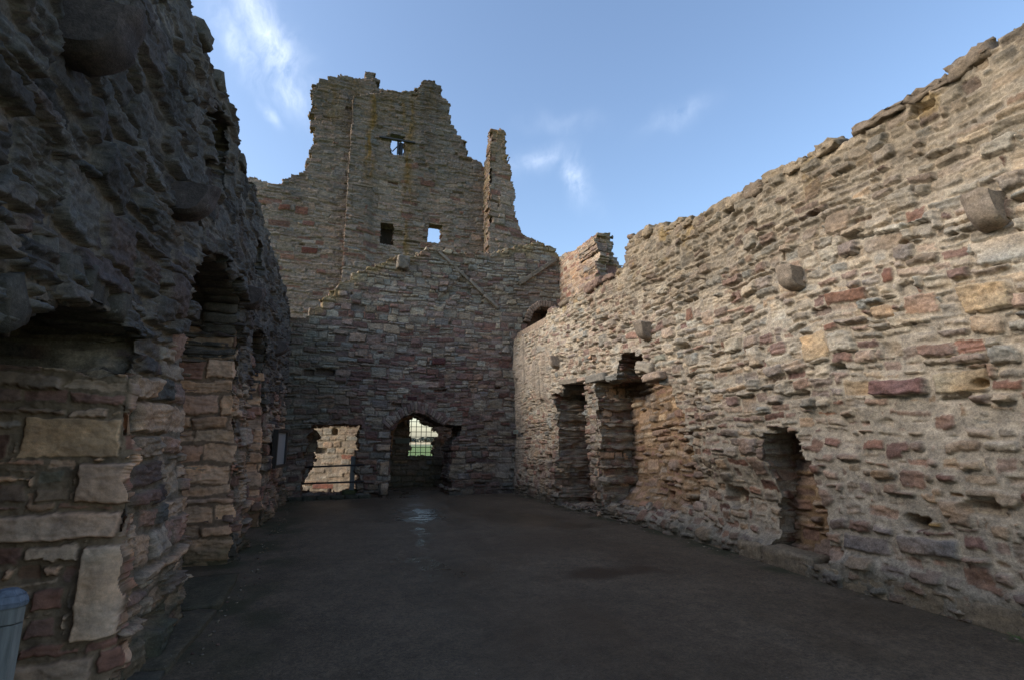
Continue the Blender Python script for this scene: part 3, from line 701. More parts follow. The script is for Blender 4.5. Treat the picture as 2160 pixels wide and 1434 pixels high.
def left_wall():
    root = thing('ruined_wall', 'dark weathered rubble wall in shade with three tall arched embrasures and jutting corbels', 'wall', (-1.6, 8.0, 0))
    def stp(y): return min(.03, max(.0055, .0009 * y * y + .0012))
    ys = list(np.arange(-.8, 1.8, .09)); y = 1.8
    while y < 15.5: ys.append(y); y += stp(y)
    us = np.array(ys); vs = np.concatenate([np.arange(-.2, 3.2, .0095), np.arange(3.2, 5.5, .012)])
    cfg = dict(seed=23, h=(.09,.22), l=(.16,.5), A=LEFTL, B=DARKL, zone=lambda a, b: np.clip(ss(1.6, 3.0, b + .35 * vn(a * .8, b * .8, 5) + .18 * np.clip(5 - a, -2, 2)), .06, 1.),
               proud=.055, tilt=.035, lam=.032, bev=.014, joint=.009, mort=-.065, round=.16, rough=.016, holes=.03, mc=(.19,.155,.12), warp=.07, loose=lambda a, b: .15 + 0 * a, jump=.2, split=.2, cvar=.2)
    def mask(u, v, cu, cv, R):
        a, b = quant(u, v, cu, cv, 121, .3, .025)
        k = inpoly(*quant(u, v, cu, cv, 125, .4, .03), LTOP)
        for p in (E1, E2, E3, H1, H2): k &= ~inpoly(a, b, p)
        return k
    def base(u, v):
        b = left_lean(v) + .05 * fbm(u * .5, v * .6, 131, 3) + .045 * fbm(u * 1.3, v * 1.4, 132, 3)
        b = b + .05 * ss(.5, .1, v)
        return b - .05 * ss(4.2, 5.0, v)
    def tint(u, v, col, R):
        t = ss(2.2, 3.8, v + .5 * fbm(u * .7, v * .7, 141, 3))  # upper stones: dark weathering, with deep shade also put into the colour
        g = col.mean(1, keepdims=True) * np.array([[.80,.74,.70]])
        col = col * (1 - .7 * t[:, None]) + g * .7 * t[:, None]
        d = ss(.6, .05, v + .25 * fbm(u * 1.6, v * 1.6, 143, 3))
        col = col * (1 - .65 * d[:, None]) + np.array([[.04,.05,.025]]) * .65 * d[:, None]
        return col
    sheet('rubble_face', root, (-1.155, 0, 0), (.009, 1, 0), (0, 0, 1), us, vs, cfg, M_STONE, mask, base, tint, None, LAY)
    # the jambs of the embrasures, of squared tan stone
    st1 = [(-1.78,1.50,-1.25,1.755,(.62,.46,.31),.015), (-1.47,1.215,-1.13,1.485,(.62,.43,.31),.03), (-2.1,1.0,-1.20,1.185,(.60,.42,.305),.02), (-1.385,.43,-1.12,.985,(.55,.44,.34),.03),
           (-1.72,-.1,-1.22,.36,(.50,.37,.27),.02), (-2.05,1.49,-1.82,1.66,(.17,.10,.075),.0), (-1.66,1.35,-1.51,1.43,(.23,.225,.18),.0), (-1.66,1.24,-1.49,1.33,(.31,.235,.17),.0), (-1.84,1.24,-1.70,1.35,(.25,.175,.13),.0),
           (-1.60,.62,-1.42,.75,(.20,.12,.10),.0), (-1.60,.47,-1.43,.60,(.22,.14,.115),.0), (-1.68,.80,-1.56,.90,(.24,.17,.13),-.01), (-1.25,1.78,-1.12,2.0,(.35,.26,.20),.01)]
    cj = dict(seed=29, h=(.09,.18), l=(.16,.36), A=LEFTL, B=TAN, zone=lambda a, b: .25 + 0 * a, proud=.02, tilt=.02, lam=.008, bev=.018, joint=.010, mort=-.022, rough=.006, round=.14, mc=(.22,.175,.125), jump=0, stones=st1, warp=.025)
    def edge(y0, w):
        def f(u, v, cu, cv, R):
            lim = -1.15 + left_lean(v) + .02 + (R - .5) * .06 + .02 * vn(v * 8, u * 5, 9)
            return u < lim
        return f
    def moss(u, v, col, R):
        d = ss(.55, .05, v + .25 * fbm(u * 2.5, v * 2.5, 153, 3))
        return col * (1 - .7 * d[:, None]) + np.array([[.05,.06,.025]]) * .7 * d[:, None]
    ROUNDC = lambda u, v: -.10 * np.clip((u + 1.26) / .16, 0, 1) ** 2 + .02 * fbm(u * 2, v * 2, 151, 3)
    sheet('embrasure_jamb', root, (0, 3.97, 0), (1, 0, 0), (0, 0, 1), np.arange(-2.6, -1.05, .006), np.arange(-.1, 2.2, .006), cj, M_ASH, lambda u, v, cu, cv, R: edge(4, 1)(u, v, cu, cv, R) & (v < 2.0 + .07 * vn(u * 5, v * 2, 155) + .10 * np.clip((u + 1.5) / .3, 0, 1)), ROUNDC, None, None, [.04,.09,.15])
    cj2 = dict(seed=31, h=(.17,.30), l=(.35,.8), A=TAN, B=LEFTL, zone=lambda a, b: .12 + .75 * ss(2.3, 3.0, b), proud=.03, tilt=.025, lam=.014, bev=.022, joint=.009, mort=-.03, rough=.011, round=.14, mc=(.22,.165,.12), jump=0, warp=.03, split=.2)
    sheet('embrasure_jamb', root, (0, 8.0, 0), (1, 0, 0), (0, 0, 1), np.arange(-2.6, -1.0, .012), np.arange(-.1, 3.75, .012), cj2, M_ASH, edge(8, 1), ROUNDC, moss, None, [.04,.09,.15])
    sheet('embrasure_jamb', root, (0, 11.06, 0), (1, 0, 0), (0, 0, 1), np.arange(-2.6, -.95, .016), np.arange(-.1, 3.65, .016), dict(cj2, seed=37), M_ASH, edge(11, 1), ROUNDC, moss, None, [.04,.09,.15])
    # back of the embrasures (blocked) and of the putlog holes
    for (y0, y1, z0, z1, x) in ((2.0,4.2,-.1,2.6,-2.35), (5.0,8.2,-.1,3.8,-2.35), (9.0,11.3,-.1,3.7,-2.35), (5.3,6.3,4.1,5.2,-2.0), (8.8,9.7,4.2,5.0,-2.0)):
        sheet('embrasure_back', root, (x, 0, 0), (0, 1, 0), (0, 0, 1), np.arange(y0, y1, .04), np.arange(z0, z1, .03), dict(cfg, seed=41, zone=lambda a, b: .5 + 0 * a), M_STONE)
    # worn threshold slabs
    rk = Rocks()
    rk.add((-1.22, 5.2, .0), (.6, 1.3, .10), rotz(-.06), .012, .2, (.10,.085,.06), 8, 3); rk.add((-1.2, 6.55, .0), (.62, 1.3, .11), rotz(.02), .012, .2, (.085,.075,.05), 8, 4)
    rk.add((-1.25, 3.9, .0), (.6, 1.2, .09), rotz(.03), .012, .2, (.10,.095,.075), 8, 5)
    rk.build_each('threshold', M_STONE, root)
    # arch stones of the embrasures
    rng = random.Random(8)
    for (poly, n0, n1) in ((E1, 3, 7), (E2, 3, 9), (E3, 1, 6)):
        rk = Rocks()
        for a, b in zip(poly[n0:n1], poly[n0+1:n1+1]):
            L = math.hypot(b[0]-a[0], b[1]-a[1]); k = max(1, int(L / .15))
            for q in range(k):
                t = (q + .5) / k; y = a[0] + (b[0]-a[0]) * t; z = a[1] + (b[1]-a[1]) * t
                ang = math.atan2(b[1]-a[1], b[0]-a[0]); ny, nz = -math.sin(ang), math.cos(ang)
                hh = rng.uniform(.2, .36)
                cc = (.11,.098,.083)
                rk.add((-1.36 + left_lean(z) + rng.uniform(-.02,.03), y + ny * hh * .42, z + nz * hh * .42), (.42, L / k * .96, hh), rotx(ang), .014, .3, vary(cc, rng, .7,1.2), 4, q + y)
        rk.build('arch', M_STONE, root)
    for (yc, w, s) in ((2.80,.25,.72), (4.72,.25,.72), (7.98,.28,.75), (12.2,.28,.8)):
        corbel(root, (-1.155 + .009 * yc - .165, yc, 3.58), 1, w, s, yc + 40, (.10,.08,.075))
    # coping stones of the left wall head
    rk = Rocks(); y = 2.0
    while y < 15:
        l = rng.uniform(.18, .5); t = np.interp(y, [p[0] for p in LTOP[:-2]], [p[1] for p in LTOP[:-2]])
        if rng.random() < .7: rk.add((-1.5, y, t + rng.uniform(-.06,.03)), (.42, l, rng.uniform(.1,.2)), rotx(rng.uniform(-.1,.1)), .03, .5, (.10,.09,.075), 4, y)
        y += l
    rk.build_each('coping_stone', M_STONE, root)
    return root

# ================================================================== BACK GABLE WALL (plane Y = 15.4)
DOOR = [(1.71,-.3),(1.70,1.85),(1.84,2.06),(2.05,2.25),(2.3,2.38),(2.5,2.38),(2.75,2.28),(3.0,2.1),(3.2,2.03),(3.78,2.0),(3.72,1.72),(3.52,1.6),(3.46,1.1),(3.44,-.3)]
LOPEN = [(-.60,-.1),(-.58,1.0),(-.55,1.75),(-.42,1.80),(-.40,1.98),(.80,2.02),(.82,1.85),(.80,.9),(.84,-.1)]
UDOOR = [(6.05,5.02),(6.02,5.42),(6.18,5.75),(6.45,5.93),(6.75,5.9),(6.95,5.6),(7.0,5.02)]
GTOP = [(-2.2,-.3),(-2.2,4.95),(-1.0,5.02),(-.85,5.12),(-.42,5.5),(-.35,5.75),(0,6.09),(.25,6.36),(.55,6.6),(1.0,6.8),(1.5,7.12),(1.85,7.32),(2.2,7.30),(2.55,7.55),(3.4,7.58),(4.1,7.64),(5.0,7.72),(5.5,8.0),(6.0,8.15),(6.4,8.26),(6.85,8.15),(7.1,7.85),(7.3,7.65),(7.3,-.3)]
def gable():
    root = thing('gable_wall', 'purplish red rubble gable with broken stepped top, arched doorway and low ragged opening', 'wall', (3.0, 16.0, 0))
    us = np.arange(-2.2, 7.35, .0185); vs = np.arange(-.1, 8.4, .0175)
    def zone(cu, cv):
        return np.clip(ss(5.0, 6.6, cv + .5 * vn(cu * .5, cv * .5, 7)) + .36 + .3 * ss(4.6, 5.4, cu) + .25 * ss(.3, -.6, cu), 0, 1)
    st = [(2.85,3.87,3.25,4.1,(.10,.045,.045),.03), (2.1,2.78,2.42,2.93,(.075,.035,.038),.01), (2.45,3.45,2.95,3.56,(.17,.10,.095),.03), (1.2,2.78,1.48,2.92,(.30,.28,.24),.0),
          (1.45,.08,1.70,.42,(.40,.32,.25),.02), (1.42,.62,1.70,1.02,(.44,.34,.25),.02), (1.30,1.3,1.68,1.5,(.34,.27,.215),.02), (1.32,1.64,1.66,1.86,(.36,.30,.245),.01), (1.50,.44,1.69,.6,(.3,.26,.21),.01)]
    cfg = dict(seed=43, h=(.085,.185), l=(.16,.46), A=BACKR, B=BACKG, zone=zone, proud=.035, tilt=.03, lam=.02, bev=.02, joint=.008, mort=-.04, round=.2, rough=.012, mc=(.155,.125,.105), jump=.18, split=.2, stones=st, cvar=.2)
    def mask(u, v, cu, cv, R):
        a, b = quant(u, v, cu, cv, 221, .55, .025)
        k = inpoly(*quant(u, v, cu, cv, 225, .35, .05), GTOP)
        k &= ~inpoly(a, b, UDOOR); k &= ~inpoly(*quant(u, v, cu, cv, 228, .3, .02), LOPEN)
        k &= ~inpoly(*quant(u, v, cu, cv, 227, .3, .02), DOOR)
        return k
    def base(u, v):
        b = .05 * fbm(u * .4, v * .5, 231, 3) + .02 * fbm(u * 1.5, v * 1.5, 232, 3)
        # scar of a lost flue, a diagonal groove and a broken patch
        d = np.abs((u - 4.11) * (5.78 - 7.0) - (v - 7.0) * (2.98 - 4.11)) / math.hypot(1.13, 1.22)
        t = ((u - 4.11) * (2.98 - 4.11) + (v - 7.0) * (5.78 - 7.0)) / (1.13 ** 2 + 1.22 ** 2)
        b = b - .12 * ss(.16, .06, d) * ss(-.05, .05, t) * ss(1.05, .95, t)
        b = b - .10 * ss(.5, .2, np.hypot((u - 4.5) / 1.3, (v - 6.1) / 1.0) + .2 * vn(u * 4, v * 4, 233))
        b = b + .05 * ss(3.33, 3.29, v) * ss(4.9, 4.3, u)
        return b
    def tint(u, v, col, R):
        top = np.interp(u, [p[0] for p in GTOP[1:-1]], [p[1] for p in GTOP[1:-1]])
        near = ss(.55, .02, top - v + .2 * fbm(u * 3, v * 3, 241, 3))
        gold = ss(-1.2, -.3, u) * ss(2.6, 1.6, u) + .8 * ss(4.6, 5.4, u)
        col = lichen(u, v, col, near * (.2 + .5 * np.clip(gold, 0, 1)), (.22,.16,.065))
        w = ss(.0, .7, fbm(u * .9, v * .35, 242, 4)) * ss(3.2, 6.0, v) * .45
        col = col * (1 - w[:, None]) + col * np.array([[.62,.63,.58]]) * w[:, None]
        gr = ss(.8, -.6, u) * ss(.0, 2.5, v) * ss(6, 4, v) * .5
        col = col * (1 - gr[:, None]) + np.array([[.10,.105,.08]]) * gr[:, None]
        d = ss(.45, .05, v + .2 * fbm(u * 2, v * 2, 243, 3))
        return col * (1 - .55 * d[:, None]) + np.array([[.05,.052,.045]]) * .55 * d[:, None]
    def plast(u, v):
        return np.clip(.75 * ss(4.7, 5.5, u + .4 * fbm(u * 1.5, v, 251, 3)) * ss(4.9, 4.2, v) * ss(-.2, .3, fbm(u * 1.2, v * 1.2, 252, 4)), 0, 1)
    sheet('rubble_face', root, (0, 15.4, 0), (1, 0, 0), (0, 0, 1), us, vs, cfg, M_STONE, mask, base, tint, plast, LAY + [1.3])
    # inner face of the thick wall: ragged slanting breach
    BR = [(-.72,.10),(-.60,.42),(-.52,.55),(-.48,.75),(-.37,.95),(-.34,1.2),(-.32,1.55),(-.27,1.72),(-.35,1.9),(-.34,2.0),(.86,2.05),(.86,1.5),(.84,1.1),(.88,.1)]
    def bm_(u, v, cu, cv, R):
        return ~inpoly(*quant(u, v, cu, cv, 261, .25, .03), BR)
    sheet('breach_reveal', root, (0, 16.5, 0), (1, 0, 0), (0, 0, 1), np.arange(-1.4, 1.5, .022), np.arange(0, 2.9, .022), dict(cfg, seed=44, stones=(), proud=.07, tilt=.06), M_STONE, bm_, None, None, None, LAY[:9], (.6,.55,.5))  # sides of the breach coloured darker to stand in for shade
    # doorway arch of thin voussoirs
    rk = Rocks(); rng = random.Random(5)
    pts = [(1.62,1.92),(1.84,2.10),(2.07,2.30),(2.32,2.43),(2.52,2.43),(2.78,2.32),(3.02,2.14),(3.22,2.02)]
    seg = []
    for a, b in zip(pts[:-1], pts[1:]):
        L = math.hypot(b[0]-a[0], b[1]-a[1]); k = max(1, round(L / .082))
        for q in range(k): seg.append((a[0]+(b[0]-a[0])*(q+.5)/k, a[1]+(b[1]-a[1])*(q+.5)/k, L/k))
    for q, (x, z, w) in enumerate(seg):
        cx, cz = 2.44, 1.25
        an = math.atan2(z - cz, x - cx); hh = .25 + rng.uniform(-.03,.04)
        rk.add((x + math.cos(an) * hh * .5, 15.43 + rng.uniform(-.01,.015), z + math.sin(an) * hh * .5), (w * 1.0, .3, hh), roty(math.pi/2 - an), .006, .2, vary(((.22,.165,.145),(.27,.225,.185),(.19,.135,.12))[q % 3], rng, .8, 1.25), 4, q, .14)
    rk.build('door_arch', M_STONE, root)
    rk = Rocks()
    pts = [(6.0,5.38),(6.12,5.75),(6.4,5.98),(6.75,5.98),(7.0,5.72)]
    for a, b in zip(pts[:-1], pts[1:]):
        for q in range(4):
            t = (q + .5) / 4; x = a[0]+(b[0]-a[0])*t; z = a[1]+(b[1]-a[1])*t; an = math.atan2(z - 5.3, x - 6.5)
            rk.add((x + math.cos(an)*.08, 15.42, z + math.sin(an)*.08), (.085, .25, .22), roty(math.pi/2 - an), .008, .25, vary((.24,.19,.155), rng, .7,1.2), 4, q + a[0], .1)
    rk.build('upper_door_arch', M_STONE, root)
    sheet('upper_door_back', root, (0, 16.3, 0), (1, 0, 0), (0, 0, 1), np.arange(5.6, 7.4, .03), np.arange(4.7, 6.3, .03), dict(cfg, seed=45, stones=(), A=PINK, B=PINK), M_STONE)
    # raised roof creases
    for (x0, z0, x1, z1, w, cc) in ((2.95,7.50,4.98,5.78,0.09,(.19,.17,.145)), (7.02,7.70,5.66,6.70,.13,(.19,.17,.14))):
        rk = Rocks(); L = math.hypot(x1-x0, z1-z0); n = int(L / .55); an = math.atan2(z1-z0, x1-x0)
        for q in range(n):
            t = (q + .5) / n
            rk.add((x0+(x1-x0)*t, 15.51 if x0 < 5 else 15.46, z0+(z1-z0)*t + rng.uniform(-.012,.012)), (L/n*1.0, .26, w), roty(-an), .014, .12, vary(cc, rng, .9,1.1), 8, q + x0)
        rk.build_each('roof_crease', M_STONE, root)
    # tumbled stones on the wall head
    rk = Rocks()
    gx = [p[0] for p in GTOP[1:-1]]; gz = [p[1] for p in GTOP[1:-1]]
    x = -1.0
    while x < 7.2:
        s = rng.uniform(.16, .42); z = np.interp(x, gx, gz)
        cc = (.22,.175,.10) if (x < 2.2 or x > 4.8) and rng.random() < .6 else (.24,.21,.16)
        if x > 1.9 and rng.random() < .75: rk.add((x, 15.74 + rng.uniform(-.1,.2), z + rng.uniform(-.10,.01)), (s, .5, s * rng.uniform(.35,.55)), roty(rng.uniform(-.3,.3)), .035, .35, cc, 4, x * 7)
        x += s * .8
    rk.add((1.83, 15.35, 6.95), (.36, .3, .42), roty(.1), .04, .3, (.19,.165,.14), 8, 91)
    rk.build_each('wall_head_stone', M_STONE, root)
    # low sill kerb in the breach
    rk = Rocks()
    for q in range(6): rk.add((-.75 + q * .36, 15.45, .035), (.36, .3, .14), None, .012, .3, (.06,.06,.045), 4, q + 60)
    rk.add((.66, 15.75, .14), (.42, .36, .16), None, .012, .2, (.09,.10,.05), 4, 77)
    rk.build_each('sill_stone', M_STONE, root)
    return root

# ================================================================== ROOM BEYOND THE DOORWAY
GRIL = [(2.715,1.05),(2.715,2.45),(2.90,2.40),(3.05,2.27),(3.22,2.15),(3.55,2.07),(3.6,1.82),(3.5,1.58),(3.52,1.3),(3.5,1.05)]
def inner():
    root = thing('inner_wall', 'dark mossy rubble wall seen through the arched doorway, with a barred gap', 'wall', (3.2, 18.8, 0))
    cfg = dict(seed=53, h=(.1,.22), l=(.2,.5), A=TOWG, B=PINK, zone=lambda a, b: .25 + 0 * a, proud=.05, tilt=.05, lam=.01, mc=(.2,.165,.12))
    def mask(u, v, cu, cv, R): return ~inpoly(*quant(u, v, cu, cv, 321, .35, .02), GRIL)
    def base(u, v): return .10 * fbm(u * .9, v * .9, 331, 3) + .28 * ss(1.0, .5, v + .4 * ss(3.2, 3.6, u) * -1) + .25 * ss(3.55, 3.75, u) * ss(2.2, 1.6, v)
    def tint(u, v, col, R):
        d = ss(1.3, .3, v + .3 * fbm(u * 2, v * 2, 341, 3)) * .5
        return col * (1 - d[:, None]) + np.array([[.06,.062,.03]]) * d[:, None]
    sheet('rubble_face', root, (0, 18.6, 0), (1, 0, 0), (0, 0, 1), np.arange(1.2, 6.2, .022), np.arange(-.05, 3.4, .022), cfg, M_STONE, mask, base, tint, None, LAY[:9])
    # rib of a tan ashlar arch on the left, and side walls
    rk = Rocks(); rng = random.Random(3)
    for q, (x, z, an, l) in enumerate(((1.98,1.95,1.15,.34),(2.13,2.22,.7,.32),(2.36,2.36,.25,.32),(2.55,2.40,.0,.26),(1.92,1.6,1.5,.36),(1.90,1.25,1.57,.34))):
        rk.add((x, 18.0, z), (l, .4, .24), roty(-an), .008, .15, (.30,.21,.135), 4, q)
    rk.build_each('arch_stone', M_ASH, root)
    c2 = dict(cfg, seed=54)
    sheet('side_wall', root, (1.28, 0, 0), (0, 1, 0), (0, 0, 1), np.arange(16.4, 18.8, .04), np.arange(-.05, 3.4, .03), c2, M_STONE)
    sheet('side_wall', root, (5.6, 0, 0), (0, -1, 0), (0, 0, 1), -np.arange(16.4, 18.8, .04)[::-1], np.arange(-.05, 3.4, .03), dict(cfg, seed=55), M_STONE)
    V, F = boxvf((1.16, 17.6, 1.7), (.18, 2.2, 3.5)); put('shade_partition', V, F, M_FAR, root, np.array([[.2,.17,.13]]) * np.ones((len(V), 1)), False)  # wall added to keep the sun off the doorway room
    # iron grille in the gap
    g = bpy.data.objects.new('grille', None); COL.objects.link(g); g.parent = root; g.location = Vector((3.1, 18.95, 1.7)) - ROOTS[root.name]; ROOTS['grille'] = Vector((3.1, 18.95, 1.7))
    for k in range(5):
        x = 2.80 + k * .182
        V, F = tube((x, 18.95, .95), (x, 18.95, 2.6), .0115); put('bar', V, F, M_IRON, g, None, False)
    for k in range(8):
        z = 1.16 + k * .182
        V, F = tube((2.6, 18.93, z), (3.75, 18.93, z), .0105); put('cross_bar', V, F, M_IRON, g, None, False)
    # plaque on the inner wall
    V, F = boxvf((2.43, 18.38, 1.57), (.50, .03, .17), None, .006); o = put('plaque', V, F, M_PLQ, None, None, False)
    tag(o, 'small grey-green plaque on the dark wall seen through the doorway', 'plaque')
    parts = []
    for r in range(3):
        x = -.2
        while x < .2:
            w = random.uniform(.02, .05); parts.append(boxvf((2.43 + x + w/2, 18.362, 1.615 - r * .045), (w, .004, .012))); x += w + .012
    V, F = join(parts); p = put('lettering', V, F, M_INK, o, None, False)
    # sunlit wall seen through the low breach
    root2 = thing('outer_wall', 'sunlit cream coursed stone wall seen through the low ragged opening', 'wall', (-.4, 18.0, 0))
    lw = dict(seed=57, h=(.14,.22), l=(.2,.5), A=[(.28,.24,.195),(.26,.22,.18),(.29,.25,.205),(.245,.205,.165),(.265,.23,.19),(.28,.23,.185),(.24,.185,.145),(.27,.24,.2)], B=BEIGE, zone=None, proud=.015, tilt=.012, lam=.006, bev=.025, mort=-.018, mc=(.25,.215,.17), stones=[(-.5,.06,.32,.24,(.20,.09,.07),.0),(.5,.98,1.2,1.13,(.22,.11,.085),.0)], jump=0)
    sheet('rubble_face', root2, (0, 17.75, 0), (.8, -.6, 0), (0, 0, 1), np.arange(-5, 1.3, .02), np.arange(-.1, 3.2, .02), lw, M_STONE, None, lambda u, v: .03 * fbm(u, v, 351, 3), lambda u, v, c, R: c * (1 - .25 * ss(.05, .5, fbm(u * 5, v * .4, 352, 3)))[:, None])

# ================================================================== TOWER
def scale_poly(p, y):
    k = y / 24.0
    return [(a * k, 1.6 + (b - 1.6) * k) for a, b in p]
W1 = [(2.02,15.62),(2.02,16.66),(2.67,16.66),(2.67,15.62)]
W2 = [(1.77,10.84),(1.74,11.9),(2.32,11.9),(2.32,10.84)]
W3 = [(4.05,11.24),(4.05,12.2),(4.72,12.2),(4.70,11.24)]
BASEARCH = [(2.6,-.2),(2.6,2.6),(3.4,3.6),(4.8,3.6),(5.6,2.6),(5.6,-.2)]
TM = [(-1,-.2),(-1,18.2),(.08,18.2),(.35,18.55),(1.2,18.9),(1.35,19.25),(2.2,19.25),(3.1,19.4),(3.3,19.9),(3.5,20.2),(4.1,20.35),(4.45,20.05),(4.5,19.7),(4.84,19.3),(5.0,18.0),(5.35,17.4),(5.79,17.0),(6.06,16.25),(6.84,15.9),(7.1,15.4),(7.4,15),(7.4,-.2)]
TL = scale_poly([(-8,-.2),(-8,13.1),(-4.5,13.3),(-3.75,13.25),(-3.0,13.1),(-2.5,13.55),(-1.95,13.9),(-1.75,14.3),(-1.6,15.6),(-1.75,17.0),(-1.82,18.75),(-1.3,19.0),(-.8,19.35),(.2,19.45),(.55,19.6),(.7,19.95),(1.05,20.0),(1.3,19.5),(1.5,18.8),(1.5,-.2)], 24.35)
TF = scale_poly([(7.17,-.2),(7.17,11),(7.2,16),(7.26,18.15),(7.9,18.3),(8.15,17.75),(8.2,16.5),(8.4,15.4),(8.62,14.3),(8.68,13.6),(8.95,12.8),(9.1,12.4),(9.8,12.1),(10.5,11.8),(11.0,11.4),(11.6,10.5),(12,9),(12,-.2)], 23.)
def tower():
    root = thing('ruined_tower', 'tall ragged grey stone tower with yellow lichen streaks and small square windows', 'tower', (3.0, 25.0, 0))
    TOPL = (.20,.125,.03)
    def zone(cu, cv): return np.clip(ss(15, 11, cv + 2 * vn(cu * .3, cv * .2, 5)) + .05, 0, .9)
    cfg = dict(seed=61, h=(.11,.22), l=(.25,.7), A=TOWG, B=TOWP, zone=zone, proud=.045, tilt=.04, lam=.03, bev=.03, joint=.006, mort=-.035, round=.2, rough=.02, mc=(.20,.165,.125), jump=.12, split=.25, warp=.09)
    def lt(poly, streaks):
        px = [p[0] for p in poly[1:-1]]; pz = [p[1] for p in poly[1:-1]]
        def t(u, v, col, R):
            top = 19.5
            near = ss(3.2, .2, top - v + .8 * fbm(u * 1.2, v * 1.2, 411, 3)) * .35 * ss(-.3, .4, fbm(u * 2.2, v * 1.0, 412, 4))
            amt = near
            for (x, w, z0, z1, s) in streaks:
                xx = x + .12 * fbm(v * .5, v * 0, 413, 3)
                a = np.exp(-((u - xx) / w) ** 2) * ss(z0, z0 + .8, v) * ss(z1, z1 - .8, v) * s * ss(-.5, .25, fbm(u * 5, v * 1.1, 414, 4))
                amt = np.maximum(amt, a)
            col = lichen(u, v, col, np.clip(amt, 0, .9), TOPL)
            dk = ss(.1, .7, fbm(u * 1.3, v * .16, 415, 4)) * .5 * ss(9, 13, v)
            col = col * (1 - .45 * dk[:, None])
            return col * (1 - .22 * ss(14, 19, v))[:, None]
        return t
    def mk(poly, holes, s, k=.5):
        def m(u, v, cu, cv, R):
            r = inpoly(*quant(u, v, cu, cv, s, k, .05), poly)
            for h in holes: r &= ~inpoly(*quant(u, v, cu, cv, s + 3, .12, .02), h)
            return r
        return m
    und = lambda s: (lambda u, v: .08 * fbm(u * .3, v * .25, s, 3))
    sheet('main_face', root, (0, 24, 0), (1, 0, 0), (0, 0, 1), np.arange(.1, 7.45, .03), np.concatenate([np.arange(-.1, 8.6, .12), np.arange(8.6, 20.6, .03)]), cfg, M_FAR, mk(TM, (W1, W2, W3, BASEARCH), 421), lambda u, v: und(431)(u, v) + .12 * ss(1.45, 1.1, u + .12 * vn(v * 2.5, u * 0, 9)) * ss(13.62, 13.5, v) + .07 * ss(1.40, 1.1, u + .15 * vn(v * 2, u * 0, 8)),
          lt(TM, [(1.05,.22,13.6,19.3,.9),(1.0,.3,15.0,17.0,.9),(2.9,.22,9.5,19.2,.7),(1.9,.15,16.5,19.2,.5),(2.5,.12,17,19.3,.6),(2.85,.16,10,12,.8)]), None, LAY[:11])
    sheet('left_face', root, (0, 24.35, 0), (1, 0, 0), (0, 0, 1), np.arange(-8.2, 1.6, .034), np.concatenate([np.arange(-.1, 5, .2), np.arange(5, 21.0, .033)]), dict(cfg, seed=62, stones=[(-2.9,12.0,-2.4,12.3,(.19,.09,.065),.02),(-2.2,11.9,-1.6,12.3,(.20,.10,.075),.02),(-3.2,11.2,-2.3,11.5,(.2,.11,.08),.0),(-1.8,11.4,-1.25,11.65,(.2,.1,.075),.01),(-1.7,10.05,-1.0,10.35,(.16,.065,.05),.03),(-3.9,12.2,-3.2,12.4,(.22,.13,.1),.0),(-2.6,9.7,-2.0,9.95,(.25,.14,.1),.0)]), M_FAR, mk(TL, (), 423), und(433),
          lt(TL, [(-1.0,.5,16.5,19.5,.5),(.2,.4,16,19.8,.4)]), None, LAY[:11])
    sheet('side_face', root, (.10, 0, 0), (0, -1, 0), (0, 0, 1), -np.arange(23.93, 24.6, .03)[::-1], np.arange(5, 18.5, .03), dict(cfg, seed=63), M_FAR, None, lambda u, v: .05 * vn(v * 1.5, u * 2, 445) - .02, lt(TM, []))
    V, F = boxvf((.70, 23.90, 13.58), (1.1, .14, .07)); put('string_course', V, F, M_FAR, root, np.array([[.2,.17,.13]]) * np.ones((len(V), 1)), False)
    V, F = boxvf((2.05, 24.85, 11.4), (.9, .1, 1.7)); put('window_shade_board', V, F, M_FAR, root, np.array([[.06,.05,.04]]) * np.ones((len(V), 1)), False)  # near-black board added behind the slit in place of interior shade
    # timber brace across the upper window
    V, F = boxvf((2.31, 23.88, 16.34), (1.78, .09, .08), roty(-.02), .01); put('brace', V, F, M_FRAME, root, None, False)
    V, F = join([tube((2.36, 23.95, 16.3), (2.36, 23.95, 15.62), .05), tube((2.52, 24.1, 15.62), (2.52, 24.1, 16.3), .10), tube((2.1, 24.0, 15.72), (2.36, 23.95, 16.05), .03)]); put('strut', V, F, M_IRON, root, None, False)
    # fin
    r2 = thing('wall_stub', 'slender broken spur of wall standing tall beside the tower', 'wall', (8.0, 23.5, 0))
    fc = dict(cfg, seed=64, h=(.2,.34), l=(.35,.8), A=TOWP, zone=lambda a, b: .5 + 0 * a, lam=.015)
    sheet('front_face', r2, (0, 23, 0), (1, 0, 0), (0, 0, 1), np.arange(6.8, 11.7, .03), np.concatenate([np.arange(-.1, 7, .15), np.arange(7, 18.2, .03)]), fc, M_FAR, mk(TF, (), 425, .35), und(435), lambda u, v, c, R: lichen(u, v, c, ss(15.5, 17.5, v + .8 * fbm(u * 2, v * 2, 441, 3)) * .5 + .4 * ss(.3, .7, fbm(u * 1.5, v * .8, 442, 4)), TOPL), None, LAY[:11])
    LF = [(23.0,-.2),(23.0,17.45),(23.4,17.1),(23.7,16.2),(24.2,15.9),(24.2,-.2)]
    def lm(u, v, cu, cv, R): return inpoly(-quant(u, v, cu, cv, 427, .5, .05)[0], quant(u, v, cu, cv, 427, .5, .05)[1], LF)
    sheet('flank_face', r2, (6.885, 0, 0), (0, -1, 0), (0, 0, 1), -np.arange(22.97, 24.2, .03)[::-1], np.arange(5, 17.6, .03), dict(fc, seed=65, A=[(.30,.25,.165),(.27,.225,.16),(.25,.2,.14),(.31,.26,.175),(.28,.22,.15),(.26,.22,.16),(.29,.23,.15),(.27,.22,.15)]), M_FAR, lm)

